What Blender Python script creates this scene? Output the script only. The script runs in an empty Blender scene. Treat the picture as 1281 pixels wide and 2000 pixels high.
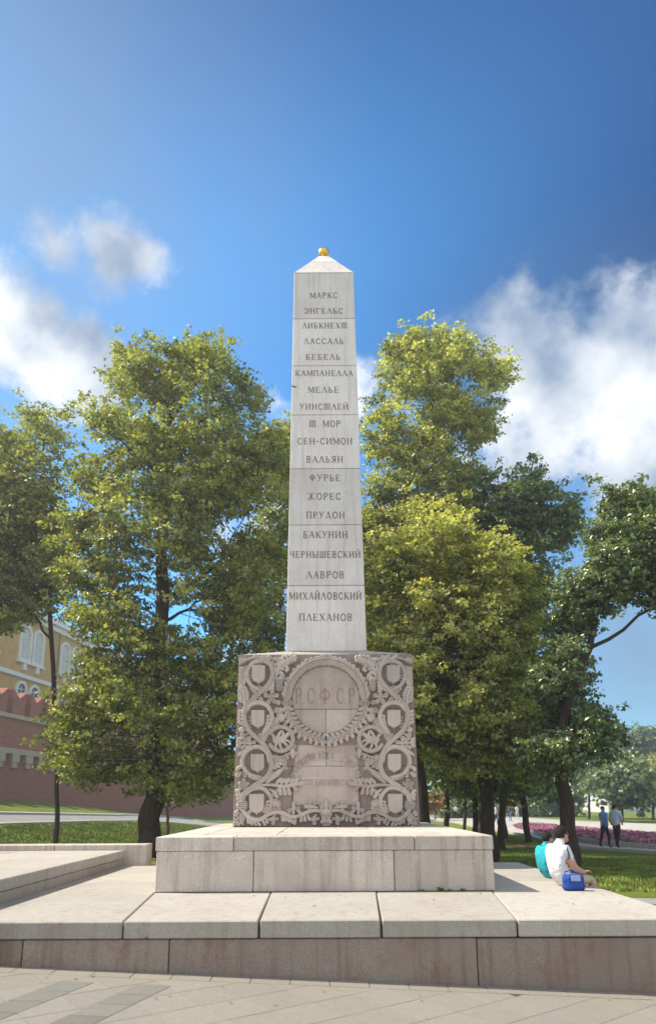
import bpy, bmesh, math, random
import numpy as np
from mathutils import Vector, Matrix, noise as mnoise
R = math.radians
scene = bpy.context.scene
col = scene.collection
rng = np.random.default_rng(7)
random.seed(7)

# ------------------------------------------------------------------ camera
F, CX, CY = 1275.0, 636.5, 1296.0          # focal length and optical centre, in pixels of the 1281 x 2000 photograph
PITCH, ROLL, EYE = math.atan(0.213), R(0.30), 1.69
cd = bpy.data.cameras.new('camera'); cam = bpy.data.objects.new('camera', cd); col.objects.link(cam)
cd.sensor_fit = 'VERTICAL'; cd.sensor_height = 36; cd.sensor_width = 36*1281/2000
cd.lens = F/2000*36
cd.shift_x = (640.5-CX)/2000; cd.shift_y = (CY-1000)/2000
cd.clip_start = .1; cd.clip_end = 3000
CAMR = Matrix.Rotation(R(90)+PITCH, 3, 'X') @ Matrix.Rotation(-ROLL, 3, 'Z')
cam.matrix_world = Matrix.Translation((0, 0, EYE)) @ CAMR.to_4x4()
scene.camera = cam
cd.dof.use_dof = True; cd.dof.focus_distance = 11; cd.dof.aperture_fstop = 1.2

# ------------------------------------------------------------------ light
SUN_DIR = Vector((-0.80, 0.15, 1.0)).normalized()        # towards the sun: left, a little behind the obelisk
SUN_EL = math.asin(SUN_DIR.z); SUN_AZ = math.atan2(SUN_DIR.x, SUN_DIR.y)
sl = bpy.data.lights.new('sun', 'SUN'); sl.energy = 3.0; sl.angle = R(.5); sl.color = (1, .90, .74)
so = bpy.data.objects.new('sun', sl); col.objects.link(so)
so.rotation_euler = SUN_DIR.to_track_quat('Z', 'Y').to_euler(); so.location = (0, 0, 40)
scene.view_settings.view_transform = 'Standard'; scene.view_settings.look = 'None'
scene.view_settings.exposure = 1.22; scene.view_settings.gamma = 1; scene.view_settings.use_curve_mapping = False

def ray(px, py):
    d = CAMR @ Vector(((px-CX)/F, -(py-CY)/F, -1.0))
    return d
def B(px, py, Y):                     # the point at depth Y seen at a pixel
    d = ray(px, py); t = Y/d.y
    return Vector((d.x*t, Y, EYE+d.z*t))
def BZ(px, py, z):                    # the point at height z seen at a pixel
    d = ray(px, py); t = (z-EYE)/d.z
    return Vector((d.x*t, d.y*t, z))
def on_plane(px, py, p0, n):
    d = ray(px, py); o = Vector((0, 0, EYE)); t = (Vector(p0)-o).dot(n)/d.dot(n)
    return o+d*t
def proj(p):
    q = CAMR.transposed() @ (Vector(p)-Vector((0, 0, EYE)))
    return (CX+F*q.x/-q.z, CY-F*q.y/-q.z)

# ------------------------------------------------------------------ world: daylight sky with clouds
w = bpy.data.worlds.new('World'); scene.world = w; w.use_nodes = True
nt = w.node_tree; nt.nodes.clear()
def N(t, **k):
    n = nt.nodes.new(t)
    for a, b in k.items(): setattr(n, a, b)
    return n
def L(a, b): nt.links.new(a, b)
def mth(op, a, b=None, c=None, clamp=False):
    n = N('ShaderNodeMath', operation=op, use_clamp=clamp)
    for i, v in enumerate((a, b, c)):
        if v is None: continue
        if isinstance(v, (int, float)): n.inputs[i].default_value = v
        else: L(v, n.inputs[i])
    return n.outputs[0]
sky = N('ShaderNodeTexSky', sky_type='NISHITA', sun_disc=False, sun_elevation=SUN_EL, sun_rotation=SUN_AZ,
        air_density=1.0, dust_density=.6, ozone_density=2.2, altitude=200)
tc = N('ShaderNodeTexCoord')
nrm = N('ShaderNodeVectorMath', operation='NORMALIZE'); L(tc.outputs['Generated'], nrm.inputs[0])
DIR = nrm.outputs[0]
n1 = N('ShaderNodeTexNoise'); n1.inputs['Scale'].default_value = 8.5; n1.inputs['Detail'].default_value = 9; n1.inputs['Roughness'].default_value = .60
L(DIR, n1.inputs['Vector'])
n2 = N('ShaderNodeTexNoise'); n2.inputs['Scale'].default_value = 2.4; n2.inputs['Detail'].default_value = 3; L(DIR, n2.inputs['Vector'])
def blob(px, py, rad, gain=1.0, sz=1.6):
    d = ray(px, py).normalized()
    sub = N('ShaderNodeVectorMath', operation='SUBTRACT'); L(DIR, sub.inputs[0]); sub.inputs[1].default_value = d
    mul = N('ShaderNodeVectorMath', operation='MULTIPLY'); L(sub.outputs[0], mul.inputs[0]); mul.inputs[1].default_value = (1, 1, sz)
    ln = N('ShaderNodeVectorMath', operation='LENGTH'); L(mul.outputs[0], ln.inputs[0])
    return mth('MULTIPLY', mth('SUBTRACT', 1, mth('DIVIDE', ln.outputs['Value'], rad), clamp=False), gain)
def vmax(lst):
    r = lst[0]
    for x in lst[1:]: r = mth('MAXIMUM', r, x)
    return r
CUM = [(1150, 770, .19, 1.25, 1.3), (1290, 770, .24, 1.3, 1.2), (1005, 640, .10, 1.3, 1.3), (1060, 700, .13, 1.1, 1.2), (1060, 860, .16, .8, 1.4), (1240, 980, .2, .5, 1.5), (1140, 1040, .16, .4, 1.5),
       (235, 505, .11, .95, 1.3), (110, 485, .08, .9, 1.4), (10, 610, .14, 1.1, 1.2), (165, 690, .085, .95, 1.0), (310, 525, .05, .5, 1.5), (705, 780, .10, .8, 1.2), (540, 960, .16, .9, 1.2),
       (800, 1150, .35, .8, 2.0), (60, 720, .10, .5, 1.2)]
cumf = vmax([blob(*c) for c in CUM])
# beyond the frame: random broken cumulus, thickened out of view as added fill light
gen = mth('MULTIPLY', mth('SUBTRACT', n2.outputs['Fac'], .60), 2.2)
behind = N('ShaderNodeSeparateXYZ'); L(DIR, behind.inputs[0])
out_of_view = mth('SUBTRACT', .55, behind.outputs['Y'], clamp=True)
cumf = mth('MAXIMUM', cumf, mth('SUBTRACT', mth('ADD', gen, mth('MULTIPLY', out_of_view, 1.6)), .25))
dens = mth('ADD', cumf, mth('MULTIPLY', mth('SUBTRACT', n1.outputs['Fac'], .5), 2.3))
cr = N('ShaderNodeMapRange', interpolation_type='SMOOTHSTEP'); L(dens, cr.inputs['Value'])
cr.inputs['From Min'].default_value = .16; cr.inputs['From Max'].default_value = .74
VEIL = [(30, 300, .42, .9, 1.0), (160, 160, .32, .4, 1.0), (40, 640, .34, .9, 1.0), (1190, 900, .34, .8, 1.1), (1290, 1260, .45, 1.1, 1.2)]
veil = mth('MULTIPLY', vmax([blob(*c) for c in VEIL]), .62, clamp=True)
n3 = N('ShaderNodeTexNoise'); n3.inputs['Scale'].default_value = 3.2; n3.inputs['Detail'].default_value = 5; n3.inputs['Distortion'].default_value = .6; L(DIR, n3.inputs['Vector'])
veil = mth('MULTIPLY', veil, mth('MULTIPLY', n3.outputs['Fac'], 1.8), clamp=True)
cm = cr.outputs[0]
# sky tint
tint = N('ShaderNodeMix', data_type='RGBA', blend_type='MULTIPLY'); tint.inputs[0].default_value = 1
L(sky.outputs[0], tint.inputs[6]); tint.inputs[7].default_value = (.36, .80, 1.0, 1)
# the clear sky deepens overhead and away from the sun
dt = N('ShaderNodeVectorMath', operation='DOT_PRODUCT'); L(DIR, dt.inputs[0]); dt.inputs[1].default_value = SUN_DIR
def mrange(v, a, b, c, d):
    n = N('ShaderNodeMapRange', interpolation_type='SMOOTHSTEP'); L(v, n.inputs['Value'])
    for k, x in zip(('From Min', 'From Max', 'To Min', 'To Max'), (a, b, c, d)): n.inputs[k].default_value = x
    return n.outputs[0]
away = mth('MULTIPLY', mth('SUBTRACT', 1, mrange(dt.outputs['Value'], .22, .74, .0, 1.)), mrange(behind.outputs['Z'], .40, .68, 0., 1.))
deep = mth('MULTIPLY', mrange(behind.outputs['Z'], .66, .92, 1., .15), mth('SUBTRACT', 1, mth('MULTIPLY', away, 1.0)))
deepc = N('ShaderNodeMix', data_type='RGBA'); L(deep, deepc.inputs[0]); deepc.inputs[6].default_value = (.0, .20, .33, 1); deepc.inputs[7].default_value = (1, 1, 1, 1)
t2 = N('ShaderNodeMix', data_type='RGBA', blend_type='MULTIPLY'); t2.inputs[0].default_value = 1; L(tint.outputs[2], t2.inputs[6]); L(deepc.outputs[2], t2.inputs[7])
# cloud colour: white where thick and sunward, blue grey in the thin and the lower part
n4 = N('ShaderNodeTexNoise'); n4.inputs['Scale'].default_value = 5; n4.inputs['Detail'].default_value = 5
off = N('ShaderNodeVectorMath', operation='ADD'); L(DIR, off.inputs[0]); off.inputs[1].default_value = (.03, -.01, -.05); L(off.outputs[0], n4.inputs['Vector'])
ccr = N('ShaderNodeValToRGB'); L(n4.outputs['Fac'], ccr.inputs[0])
ccr.color_ramp.elements[0].position = .36; ccr.color_ramp.elements[0].color = (1.2, 1.6, 2.2, 1)
ccr.color_ramp.elements[1].position = .60; ccr.color_ramp.elements[1].color = (4.6, 4.65, 4.7, 1)
mv = N('ShaderNodeMix', data_type='RGBA'); L(veil, mv.inputs[0]); L(t2.outputs[2], mv.inputs[6]); mv.inputs[7].default_value = (1.0, 1.3, 1.6, 1)
mx = N('ShaderNodeMix', data_type='RGBA'); L(cm, mx.inputs[0]); L(mv.outputs[2], mx.inputs[6]); L(ccr.outputs[0], mx.inputs[7])
bg = N('ShaderNodeBackground'); bg.inputs['Strength'].default_value = .12; L(mx.outputs[2], bg.inputs['Color'])
wo = N('ShaderNodeOutputWorld'); L(bg.outputs[0], wo.inputs['Surface'])

# ------------------------------------------------------------------ mesh helpers
class MB:
    def __init__(s): s.v = []; s.f = []; s.m = []
    def add(s, vs, fs, m=0):
        o = len(s.v); s.v += [tuple(v) for v in vs]; s.f += [tuple(i+o for i in f) for f in fs]; s.m += [m]*len(fs); return s
    def box(s, x0, x1, y0, y1, z0, z1, m=0):
        return s.hexa([(x0,y0,z0),(x1,y0,z0),(x1,y1,z0),(x0,y1,z0),(x0,y0,z1),(x1,y0,z1),(x1,y1,z1),(x0,y1,z1)], m)
    def hexa(s, v, m=0):
        return s.add(v, [(3,2,1,0),(4,5,6,7),(0,1,5,4),(1,2,6,5),(2,3,7,6),(3,0,4,7)], m)
    def tube(s, pts, rad, n=6, m=0, cap=True):
        pts = [Vector(p) for p in pts]; rings = []; o = len(s.v)
        for i, p in enumerate(pts):
            t = (pts[min(i+1, len(pts)-1)]-pts[max(i-1, 0)])
            if t.length < 1e-9: t = Vector((0, 0, 1))
            t.normalize()
            a = Vector((0, 1, 0)) if abs(t.y) < .9 else Vector((1, 0, 0))
            u = t.cross(a).normalized(); v_ = t.cross(u)
            r = rad[i] if hasattr(rad, '__len__') else rad
            for k in range(n):
                an = 2*math.pi*k/n; s.v.append(tuple(p+(u*math.cos(an)+v_*math.sin(an))*r))
        for i in range(len(pts)-1):
            for k in range(n):
                s.f.append((o+i*n+k, o+i*n+(k+1) % n, o+(i+1)*n+(k+1) % n, o+(i+1)*n+k)); s.m.append(m)
        if cap:
            s.f.append(tuple(o+k for k in range(n))[::-1]); s.m.append(m)
            s.f.append(tuple(o+(len(pts)-1)*n+k for k in range(n))); s.m.append(m)
        return s
    def ball(s, c, r, seg=10, rings=6, m=0):
        c = Vector(c); r = r if hasattr(r, '__len__') else (r, r, r); o = len(s.v)
        s.v.append((c.x, c.y, c.z-r[2]))
        for i in range(1, rings):
            a = -math.pi/2+math.pi*i/rings
            for k in range(seg):
                b = 2*math.pi*k/seg; s.v.append((c.x+r[0]*math.cos(a)*math.cos(b), c.y+r[1]*math.cos(a)*math.sin(b), c.z+r[2]*math.sin(a)))
        s.v.append((c.x, c.y, c.z+r[2])); last = len(s.v)-1
        for k in range(seg):
            s.f.append((o, o+1+(k+1) % seg, o+1+k)); s.m.append(m)
            s.f.append((last, last-seg+k, last-seg+(k+1) % seg)); s.m.append(m)
        for i in range(rings-2):
            for k in range(seg):
                a0 = o+1+i*seg; s.f.append((a0+k, a0+(k+1) % seg, a0+seg+(k+1) % seg, a0+seg+k)); s.m.append(m)
        return s
    def build(s, name, mats, parent=None, smooth=False, bevel=0, **k):
        me = bpy.data.meshes.new(name)
        off = Vector((0, 0, 0)) if parent is None else world_loc(parent)
        me.from_pydata([(x-off.x, y-off.y, z-off.z) for x, y, z in s.v], [], s.f)
        mats = mats if isinstance(mats, (list, tuple)) else [mats]
        for m_ in mats: me.materials.append(m_)
        if len(mats) > 1: me.polygons.foreach_set('material_index', s.m)
        if bevel:
            bm = bmesh.new(); bm.from_mesh(me)
            bmesh.ops.bevel(bm, geom=list(bm.edges), offset=bevel, segments=1, affect='EDGES', profile=.5)
            bm.to_mesh(me); bm.free()
        if smooth: me.polygons.foreach_set('use_smooth', [True]*len(me.polygons))
        me.update()
        return link(name, me, parent, **k)
def world_loc(o):
    v = Vector((0, 0, 0))
    while o is not None: v += o.location; o = o.parent
    return v
def link(name, me, parent=None, **k):
    o = bpy.data.objects.new(name, me); col.objects.link(o)
    if parent is not None: o.parent = parent
    for a, b in k.items(): o[a] = b
    return o
def thing(name, label, cat, loc=(0, 0, 0), group=None, rz=0):
    o = bpy.data.objects.new(name, None); col.objects.link(o); o.location = loc; o.rotation_euler = (0, 0, rz)
    o.empty_display_size = .2
    o['label'] = label; o['category'] = cat
    if group: o['group'] = group
    return o
def np_mesh(name, V, Fq, mat, parent=None, attr=None, smooth=False, mats=None, midx=None, **k):
    """V (n,3) array, Fq (m,3|4) array of faces, all the same size"""
    me = bpy.data.meshes.new(name)
    if parent is not None: V = V-np.array(world_loc(parent))
    kk = Fq.shape[1]
    me.vertices.add(len(V)); me.vertices.foreach_set('co', np.ascontiguousarray(V, dtype=np.float32).ravel())
    me.loops.add(Fq.size); me.loops.foreach_set('vertex_index', np.ascontiguousarray(Fq, dtype=np.int32).ravel())
    me.polygons.add(len(Fq)); me.polygons.foreach_set('loop_start', np.arange(len(Fq), dtype=np.int32)*kk)
    me.polygons.foreach_set('loop_total', np.full(len(Fq), kk, dtype=np.int32))
    if smooth: me.polygons.foreach_set('use_smooth', np.ones(len(Fq), dtype=bool))
    for m_ in (mats or [mat]): me.materials.append(m_)
    if midx is not None: me.polygons.foreach_set('material_index', midx.astype(np.int32))
    if attr is not None:
        a = me.attributes.new('tint', 'FLOAT', 'POINT'); a.data.foreach_set('value', attr.astype(np.float32))
    me.update(calc_edges=True); me.validate()
    return link(name, me, parent, **k)

# ------------------------------------------------------------------ materials
def mat(name, rough=.85, spec=.25, metallic=0):
    m = bpy.data.materials.new(name); m.use_nodes = True
    b = m.node_tree.nodes['Principled BSDF']
    b.inputs['Roughness'].default_value = rough; b.inputs['Metallic'].default_value = metallic
    b.inputs['Specular IOR Level'].default_value = spec
    return m
def nd(m, t, **k):
    n = m.node_tree.nodes.new(t)
    for a, b in k.items(): setattr(n, a, b)
    return n
def lk(m, a, b): m.node_tree.links.new(a, b)
def noise_(m, scale, detail=4, rough=.55, vec=None, sc3=None):
    n = nd(m, 'ShaderNodeTexNoise'); n.inputs['Scale'].default_value = scale; n.inputs['Detail'].default_value = detail; n.inputs['Roughness'].default_value = rough
    g = nd(m, 'ShaderNodeNewGeometry')
    if sc3 is not None:
        mp = nd(m, 'ShaderNodeMapping'); mp.inputs['Scale'].default_value = sc3; lk(m, g.outputs['Position'], mp.inputs[0]); lk(m, mp.outputs[0], n.inputs['Vector'])
    else: lk(m, g.outputs['Position'], n.inputs['Vector'])
    return n.outputs['Fac']
def ramp(m, fac, stops):
    r = nd(m, 'ShaderNodeValToRGB'); lk(m, fac, r.inputs[0]); cr_ = r.color_ramp
    while len(cr_.elements) < len(stops): cr_.elements.new(.5)
    for e, (p, c) in zip(cr_.elements, stops):
        e.position = p; e.color = (c, c, c, 1) if isinstance(c, (int, float)) else (*c, 1)
    return r.outputs[0]
def mixc(m, fac, a, b, mode='MIX'):
    x = nd(m, 'ShaderNodeMix', data_type='RGBA', blend_type=mode)
    for i, v in ((0, fac), (6, a), (7, b)):
        if isinstance(v, (int, float)): x.inputs[i].default_value = v if i == 0 else (v, v, v, 1)
        elif isinstance(v, tuple): x.inputs[i].default_value = (*v, 1)
        else: lk(m, v, x.inputs[i])
    return x.outputs[2]
def bump(m, h, dist=.01, strength=1):
    b = nd(m, 'ShaderNodeBump'); b.inputs['Distance'].default_value = dist; b.inputs['Strength'].default_value = strength
    lk(m, h, b.inputs['Height']); lk(m, b.outputs[0], m.node_tree.nodes['Principled BSDF'].inputs['Normal'])
def setc(m, c):
    i = m.node_tree.nodes['Principled BSDF'].inputs['Base Color']
    if isinstance(c, tuple): i.default_value = (*c, 1)
    else: lk(m, c, i)
def plain(name, c, rough=.8, var=.18, scale=6, **k):
    m = mat(name, rough, **k)
    setc(m, mixc(m, ramp(m, noise_(m, scale), [(.3, 0.), (.7, 1.)]), tuple(x*(1-var) for x in c), tuple(min(1, x*(1+var)) for x in c)))
    return m
def granite(name, c, streak=.35, rust=0., speck=.3, stain=(.20, .13, .11), grain=70, big=1.1, ovm=.80):
    m = mat(name, .8, .3)
    base = mixc(m, ramp(m, noise_(m, grain, 2, .7), [(.38, 0.), (.62, 1.)]), tuple(x*(1-speck) for x in c), tuple(min(.9, x*(1+speck*.55)) for x in c))
    base = mixc(m, ramp(m, noise_(m, 23, 3, .7), [(.35, 0.), (.7, .35)]), base, tuple(x*.72 for x in c))
    blotch = ramp(m, noise_(m, big, 5, .6), [(.42, 0.), (.72, 1.)])
    base = mixc(m, mixm(m, blotch, streak*1.15), base, tuple(a*.55+b*.45 for a, b in zip(stain, c)))
    st = ramp(m, noise_(m, 1, 4, .65, sc3=(9, 9, .55)), [(.5, 0.), (.75, 1.)])
    base = mixc(m, mixm(m, st, streak), base, stain)
    inst = nd(m, 'ShaderNodeObjectInfo')
    ov = ramp(m, inst.outputs['Random'], [(0, ovm), (1, 1.0)])
    base = mixc(m, 1.0, base, ov, 'MULTIPLY')
    if rust:
        rs = ramp(m, noise_(m, 1, 6, .7, sc3=(2.2, 2.2, 3.2)), [(.50, 0.), (.62, 1.)])
        rs2 = ramp(m, noise_(m, 14, 4, .7, sc3=(1, 1, .4)), [(.42, 0.), (.6, 1.)])
        rr = mixc(m, 1.0, rs, rs2, 'MULTIPLY')
        base = mixc(m, mixm(m, rr, rust), base, (.23, .13, .085))
    setc(m, base)
    bump(m, noise_(m, 55, 4, .7), .004, .6)
    return m
def mixm(m, fac, k):
    x = nd(m, 'ShaderNodeMath', operation='MULTIPLY', use_clamp=True); lk(m, fac, x.inputs[0]); x.inputs[1].default_value = k
    return x.outputs[0]
M_SHAFT = granite('shaft_granite', (.84, .81, .775), .40, speck=.14, stain=(.33, .24, .22))
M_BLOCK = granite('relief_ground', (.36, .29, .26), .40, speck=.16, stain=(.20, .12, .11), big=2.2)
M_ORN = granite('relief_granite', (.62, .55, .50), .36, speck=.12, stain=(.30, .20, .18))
M_PANEL = granite('panel_granite', (.60, .52, .47), .5, speck=.16, stain=(.25, .17, .155), big=2.5)
M_PED = granite('pedestal_granite', (.68, .62, .545), .6, speck=.22)
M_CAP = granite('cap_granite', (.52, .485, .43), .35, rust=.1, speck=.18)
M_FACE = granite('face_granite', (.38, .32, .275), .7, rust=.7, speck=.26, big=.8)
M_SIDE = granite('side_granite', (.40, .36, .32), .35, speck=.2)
M_CORE = plain('joint_mortar', (.13, .10, .085), .95, .3)
M_PAVE = granite('paving_stone', (.27, .25, .215), .2, speck=.12, ovm=.93, big=.9, stain=(.36, .33, .28))
M_PAVED = granite('paving_dark', (.21, .20, .175), .2, speck=.14, stain=(.3, .28, .25))
M_INK = plain('inscription_paint', (.21, .13, .105), .9, .3, 30)
M_CARVED = plain('carved_letter', (.32, .245, .215), .95, .2, 30)
M_GOLD = plain('gilding', (.85, .52, .10), .28, .06, 20, metallic=1)
M_MOSS = plain('weed_green', (.10, .17, .03), .8, .3, 30)
def lawn_mat():
    m = mat('lawn', .95, .1)
    a = mixc(m, ramp(m, noise_(m, 55, 4, .8), [(.35, 0.), (.65, 1.)]), (.075, .125, .016), (.19, .25, .035))
    b = mixc(m, ramp(m, noise_(m, .5, 5, .6), [(.42, 0.), (.66, .5)]), a, (.26, .24, .06))
    setc(m, b); bump(m, noise_(m, 60, 3, .8), .05, .8)
    return m
M_LAWN = lawn_mat()
M_GRASS = plain('grass_blade', (.20, .26, .05), .8, .55, 1.6)
M_PATH = plain('path_asphalt', (.27, .265, .26), .95, .12, 1.2)
M_AVENUE = plain('avenue_paving', (.42, .40, .36), .95, .12, .8)
M_KERB = plain('kerb_stone', (.46, .44, .40), .9, .15)
def bark(name, c):
    m = mat(name, .95, .1)
    v = noise_(m, 1, 6, .7, sc3=(13, 13, 2.2))
    setc(m, mixc(m, ramp(m, v, [(.35, 0.), (.65, 1.)]), tuple(x*.45 for x in c), c)); bump(m, v, .05, 1)
    return m
M_BARK = bark('bark_brown', (.085, .062, .048)); M_BARKL = bark('bark_grey', (.20, .155, .115))
def leafmat(name, dark, light, odd, trans=.35, gloss=.06):
    m = bpy.data.materials.new(name); m.use_nodes = True
    nn = m.node_tree.nodes; nn.clear()
    at = nd(m, 'ShaderNodeAttribute', attribute_name='tint')
    c = ramp(m, at.outputs['Fac'], [(.12, dark), (.72, light), (.95, light), (1., odd)])
    d = nd(m, 'ShaderNodeBsdfDiffuse'); t = nd(m, 'ShaderNodeBsdfTranslucent'); g = nd(m, 'ShaderNodeBsdfGlossy'); g.inputs['Roughness'].default_value = .42
    g.inputs['Color'].default_value = (.9, .95, .9, 1)
    lk(m, c, d.inputs['Color'])
    tcx = mixc(m, 1.0, c, (1.4, 1.5, .6), 'MULTIPLY'); lk(m, tcx, t.inputs['Color'])
    s1 = nd(m, 'ShaderNodeMixShader'); s1.inputs[0].default_value = trans; lk(m, d.outputs[0], s1.inputs[1]); lk(m, t.outputs[0], s1.inputs[2])
    s2 = nd(m, 'ShaderNodeMixShader'); s2.inputs[0].default_value = gloss; lk(m, s1.outputs[0], s2.inputs[1]); lk(m, g.outputs[0], s2.inputs[2])
    o = nd(m, 'ShaderNodeOutputMaterial'); lk(m, s2.outputs[0], o.inputs[0])
    return m
M_LEAF_L = leafmat('linden_leaf', (.11, .135, .028), (.44, .44, .12), (.45, .33, .10), .42)
M_LEAF_Y = leafmat('yellowing_linden_leaf', (.14, .155, .03), (.62, .60, .22), (.55, .36, .09), .48)
M_LEAF_D = leafmat('oak_leaf', (.055, .085, .028), (.22, .28, .10), (.28, .20, .08), .35, .08)
M_LEAF_O = leafmat('autumn_leaf', (.22, .09, .015), (.48, .24, .03), (.5, .12, .02))

# ------------------------------------------------------------------ layout of the monument (all measured from the photograph)
ZS = .57                                                   # top of the stepped platform
YF = BZ(636, 1797, ZS).y                                   # its front edge
YP = BZ(636, 1742, ZS).y                                   # foot of the pedestal
ZP = B(636, 1633.5, YP).z                                  # top of the pedestal
YB = BZ(636, 1614.5, ZP).y                                 # front of the carved block
XSL, XSR = -3.60, 3.60
YSB = BZ(1000, 1684, ZS).y                                 # back edge of platform
XPL, XPR = B(303, 1742, YP).x, B(967, 1742, YP).x
XTL, XTR = B(307, 1634.5, YP).x, B(960, 1632.5, YP).x
XBL, XBR = B(455, 1614, YB).x, B(820, 1614, YB).x
ZBT = B(636, 1278, YB).z
XKL, XKR = B(467, 1279, YB).x, B(804, 1277, YB).x
YB2 = YB+2.0; YP2 = YB2+.22
print('layout', YF, YP, ZP, YB, YSB, XPL, XPR, XBL, XBR, ZBT)

def smooth(t): t = max(0., min(1., t)); return t*t*(3-2*t)
def ground_z(x, y):
    wv = 1-smooth((y-14)/14)
    base = -.044*max(-6, min(6, x))*wv
    far = (-.2-.004*(min(y, 260)-10))*(1-wv)
    if y < 49: lift = 2.25
    elif y < 72: lift = 2.25-1.2*(y-49)/23
    elif y < 112: lift = 1.05*(1-(y-72)/40)
    else: lift = 0
    lf = smooth((-x-7)/15)*smooth((y-9)/22)*lift
    return base+far+lf
def G(px, py):                                             # ground point seen at a pixel
    d = ray(px, py).normalized(); t = 2.; last = t
    while t < 900:
        p = Vector((0, 0, EYE))+d*t
        if p.z < ground_z(p.x, p.y): break
        last = t; t *= 1.01
    a, b = last, t
    for _ in range(25):
        c = (a+b)/2; p = Vector((0, 0, EYE))+d*c
        if p.z < ground_z(p.x, p.y): b = c
        else: a = c
    return Vector((0, 0, EYE))+d*a

# ------------------------------------------------------------------ ground
xs = np.unique(np.concatenate([np.linspace(-300, -60, 10), np.linspace(-60, 60, 81), np.linspace(60, 300, 10)]))
ys = np.unique(np.concatenate([np.linspace(-60, 0, 5), np.linspace(0, 130, 88), np.linspace(130, 620, 20)]))
XX, YY = np.meshgrid(xs, ys)
ZZ = np.array([[ground_z(a, b) for a in xs] for b in ys])
V = np.stack([XX.ravel(), YY.ravel(), ZZ.ravel()], 1)
nx, ny = len(xs), len(ys)
ii = (np.arange(ny-1)[:, None]*nx+np.arange(nx-1)[None]).ravel()
np_mesh('lawn_ground', V, np.stack([ii, ii+1, ii+nx+1, ii+nx], 1), M_LAWN, smooth=True, kind='structure')

def sheet(name, pts, mat_, dz, step=1.2, **k):
    """a sheet that follows the ground: polygon given as ground points; triangulated and subdivided"""
    bm = bmesh.new(); vs = [bm.verts.new((p[0], p[1], 0)) for p in pts]; bm.faces.new(vs)
    x0, x1 = min(p[0] for p in pts), max(p[0] for p in pts); y0, y1 = min(p[1] for p in pts), max(p[1] for p in pts)
    for a in np.arange(x0, x1, step):
        bmesh.ops.bisect_plane(bm, geom=bm.verts[:]+bm.edges[:]+bm.faces[:], plane_co=(a, 0, 0), plane_no=(1, 0, 0))
    a = y0
    while a < y1:
        bmesh.ops.bisect_plane(bm, geom=bm.verts[:]+bm.edges[:]+bm.faces[:], plane_co=(0, a, 0), plane_no=(0, 1, 0)); a += max(step, a*.05)
    bmesh.ops.triangulate(bm, faces=bm.faces[:])
    for v in bm.verts: v.co.z = ground_z(v.co.x, v.co.y)+dz
    bmesh.ops.recalc_face_normals(bm, faces=bm.faces[:])
    if bm.faces and sum(f.normal.z for f in bm.faces) < 0: bmesh.ops.reverse_faces(bm, faces=bm.faces[:])
    me = bpy.data.meshes.new(name); bm.to_mesh(me); bm.free(); me.materials.append(mat_)
    return link(name, me, None, **k)
def kerb(name, pts, wd, h, mat_, parent=None, seg=1.0, **k):
    mb = MB(); P = []
    for a, b in zip(pts[:-1], pts[1:]):
        a = Vector(a[:2]); b = Vector(b[:2]); n = max(1, int((b-a).length/seg))
        P += [a.lerp(b, i/n) for i in range(n)]
    P.append(Vector(pts[-1][:2]))
    for a, b in zip(P[:-1], P[1:]):
        d = (b-a); 
        if d.length < 1e-4: continue
        d.normalize(); n = Vector((-d.y, d.x))*wd/2; b2 = b-d*.006
        q = [a-n, b2-n, b2+n, a+n]
        zz = [ground_z(p.x, p.y) for p in q]
        mb.hexa([(p.x, p.y, z-.05) for p, z in zip(q, zz)]+[(p.x, p.y, z+h) for p, z in zip(q, zz)])
    return mb.build(name, mat_, parent, **k)

# pavement round the monument
sheet('pavement', [(-40, -20), (40, -20), (40, 13.9), (XSR+.0, 13.9), (XSR, YSB-.1), (-40, YSB-.1)], M_PATH, .012, 2.5, kind='structure')
pav = [o for o in col.objects if o.name == 'pavement'][0]
# a straight row of stones along the platform, then a field laid at an angle
def tile(corners, m, zj):
    mb = MB(); z = lambda p: ground_z(p[0], p[1])
    c = np.mean(np.array(corners), 0); ins = [c+(np.array(p)-c)*.992 for p in corners]
    n = len(corners)
    vs = [(p[0], p[1], z(p)+.014) for p in corners]+[(p[0], p[1], z(p)+.030+zj) for p in corners]+[(p[0], p[1], z(p)+.034+zj) for p in ins]
    fs = [tuple(range(2*n, 3*n))]
    for r_ in (0, n):
        for i in range(n): fs.append((r_+i, r_+(i+1) % n, r_+n+(i+1) % n, r_+n+i))
    mb.add(vs, fs); return mb.build('paving_stone', m, pav)
TW, TD = .37, .23
for i in range(-13, 13):
    x0 = i*TW+.02
    tile([(x0+.003, YF-.012-TD), (x0+TW-.003, YF-.012-TD), (x0+TW-.003, YF-.012), (x0+.003, YF-.012)], M_PAVE, random.uniform(0, .003))
ang = R(40); ca, sa = math.cos(ang), math.sin(ang); TL, TH = .42, .42
def clip_poly(poly, ymax):
    out = []
    for i in range(len(poly)):
        a, b = poly[i], poly[(i+1) % len(poly)]
        if a[1] <= ymax: out.append(a)
        if (a[1] <= ymax) != (b[1] <= ymax):
            t = (ymax-a[1])/(b[1]-a[1]); out.append((a[0]+(b[0]-a[0])*t, ymax))
    return out
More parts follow.
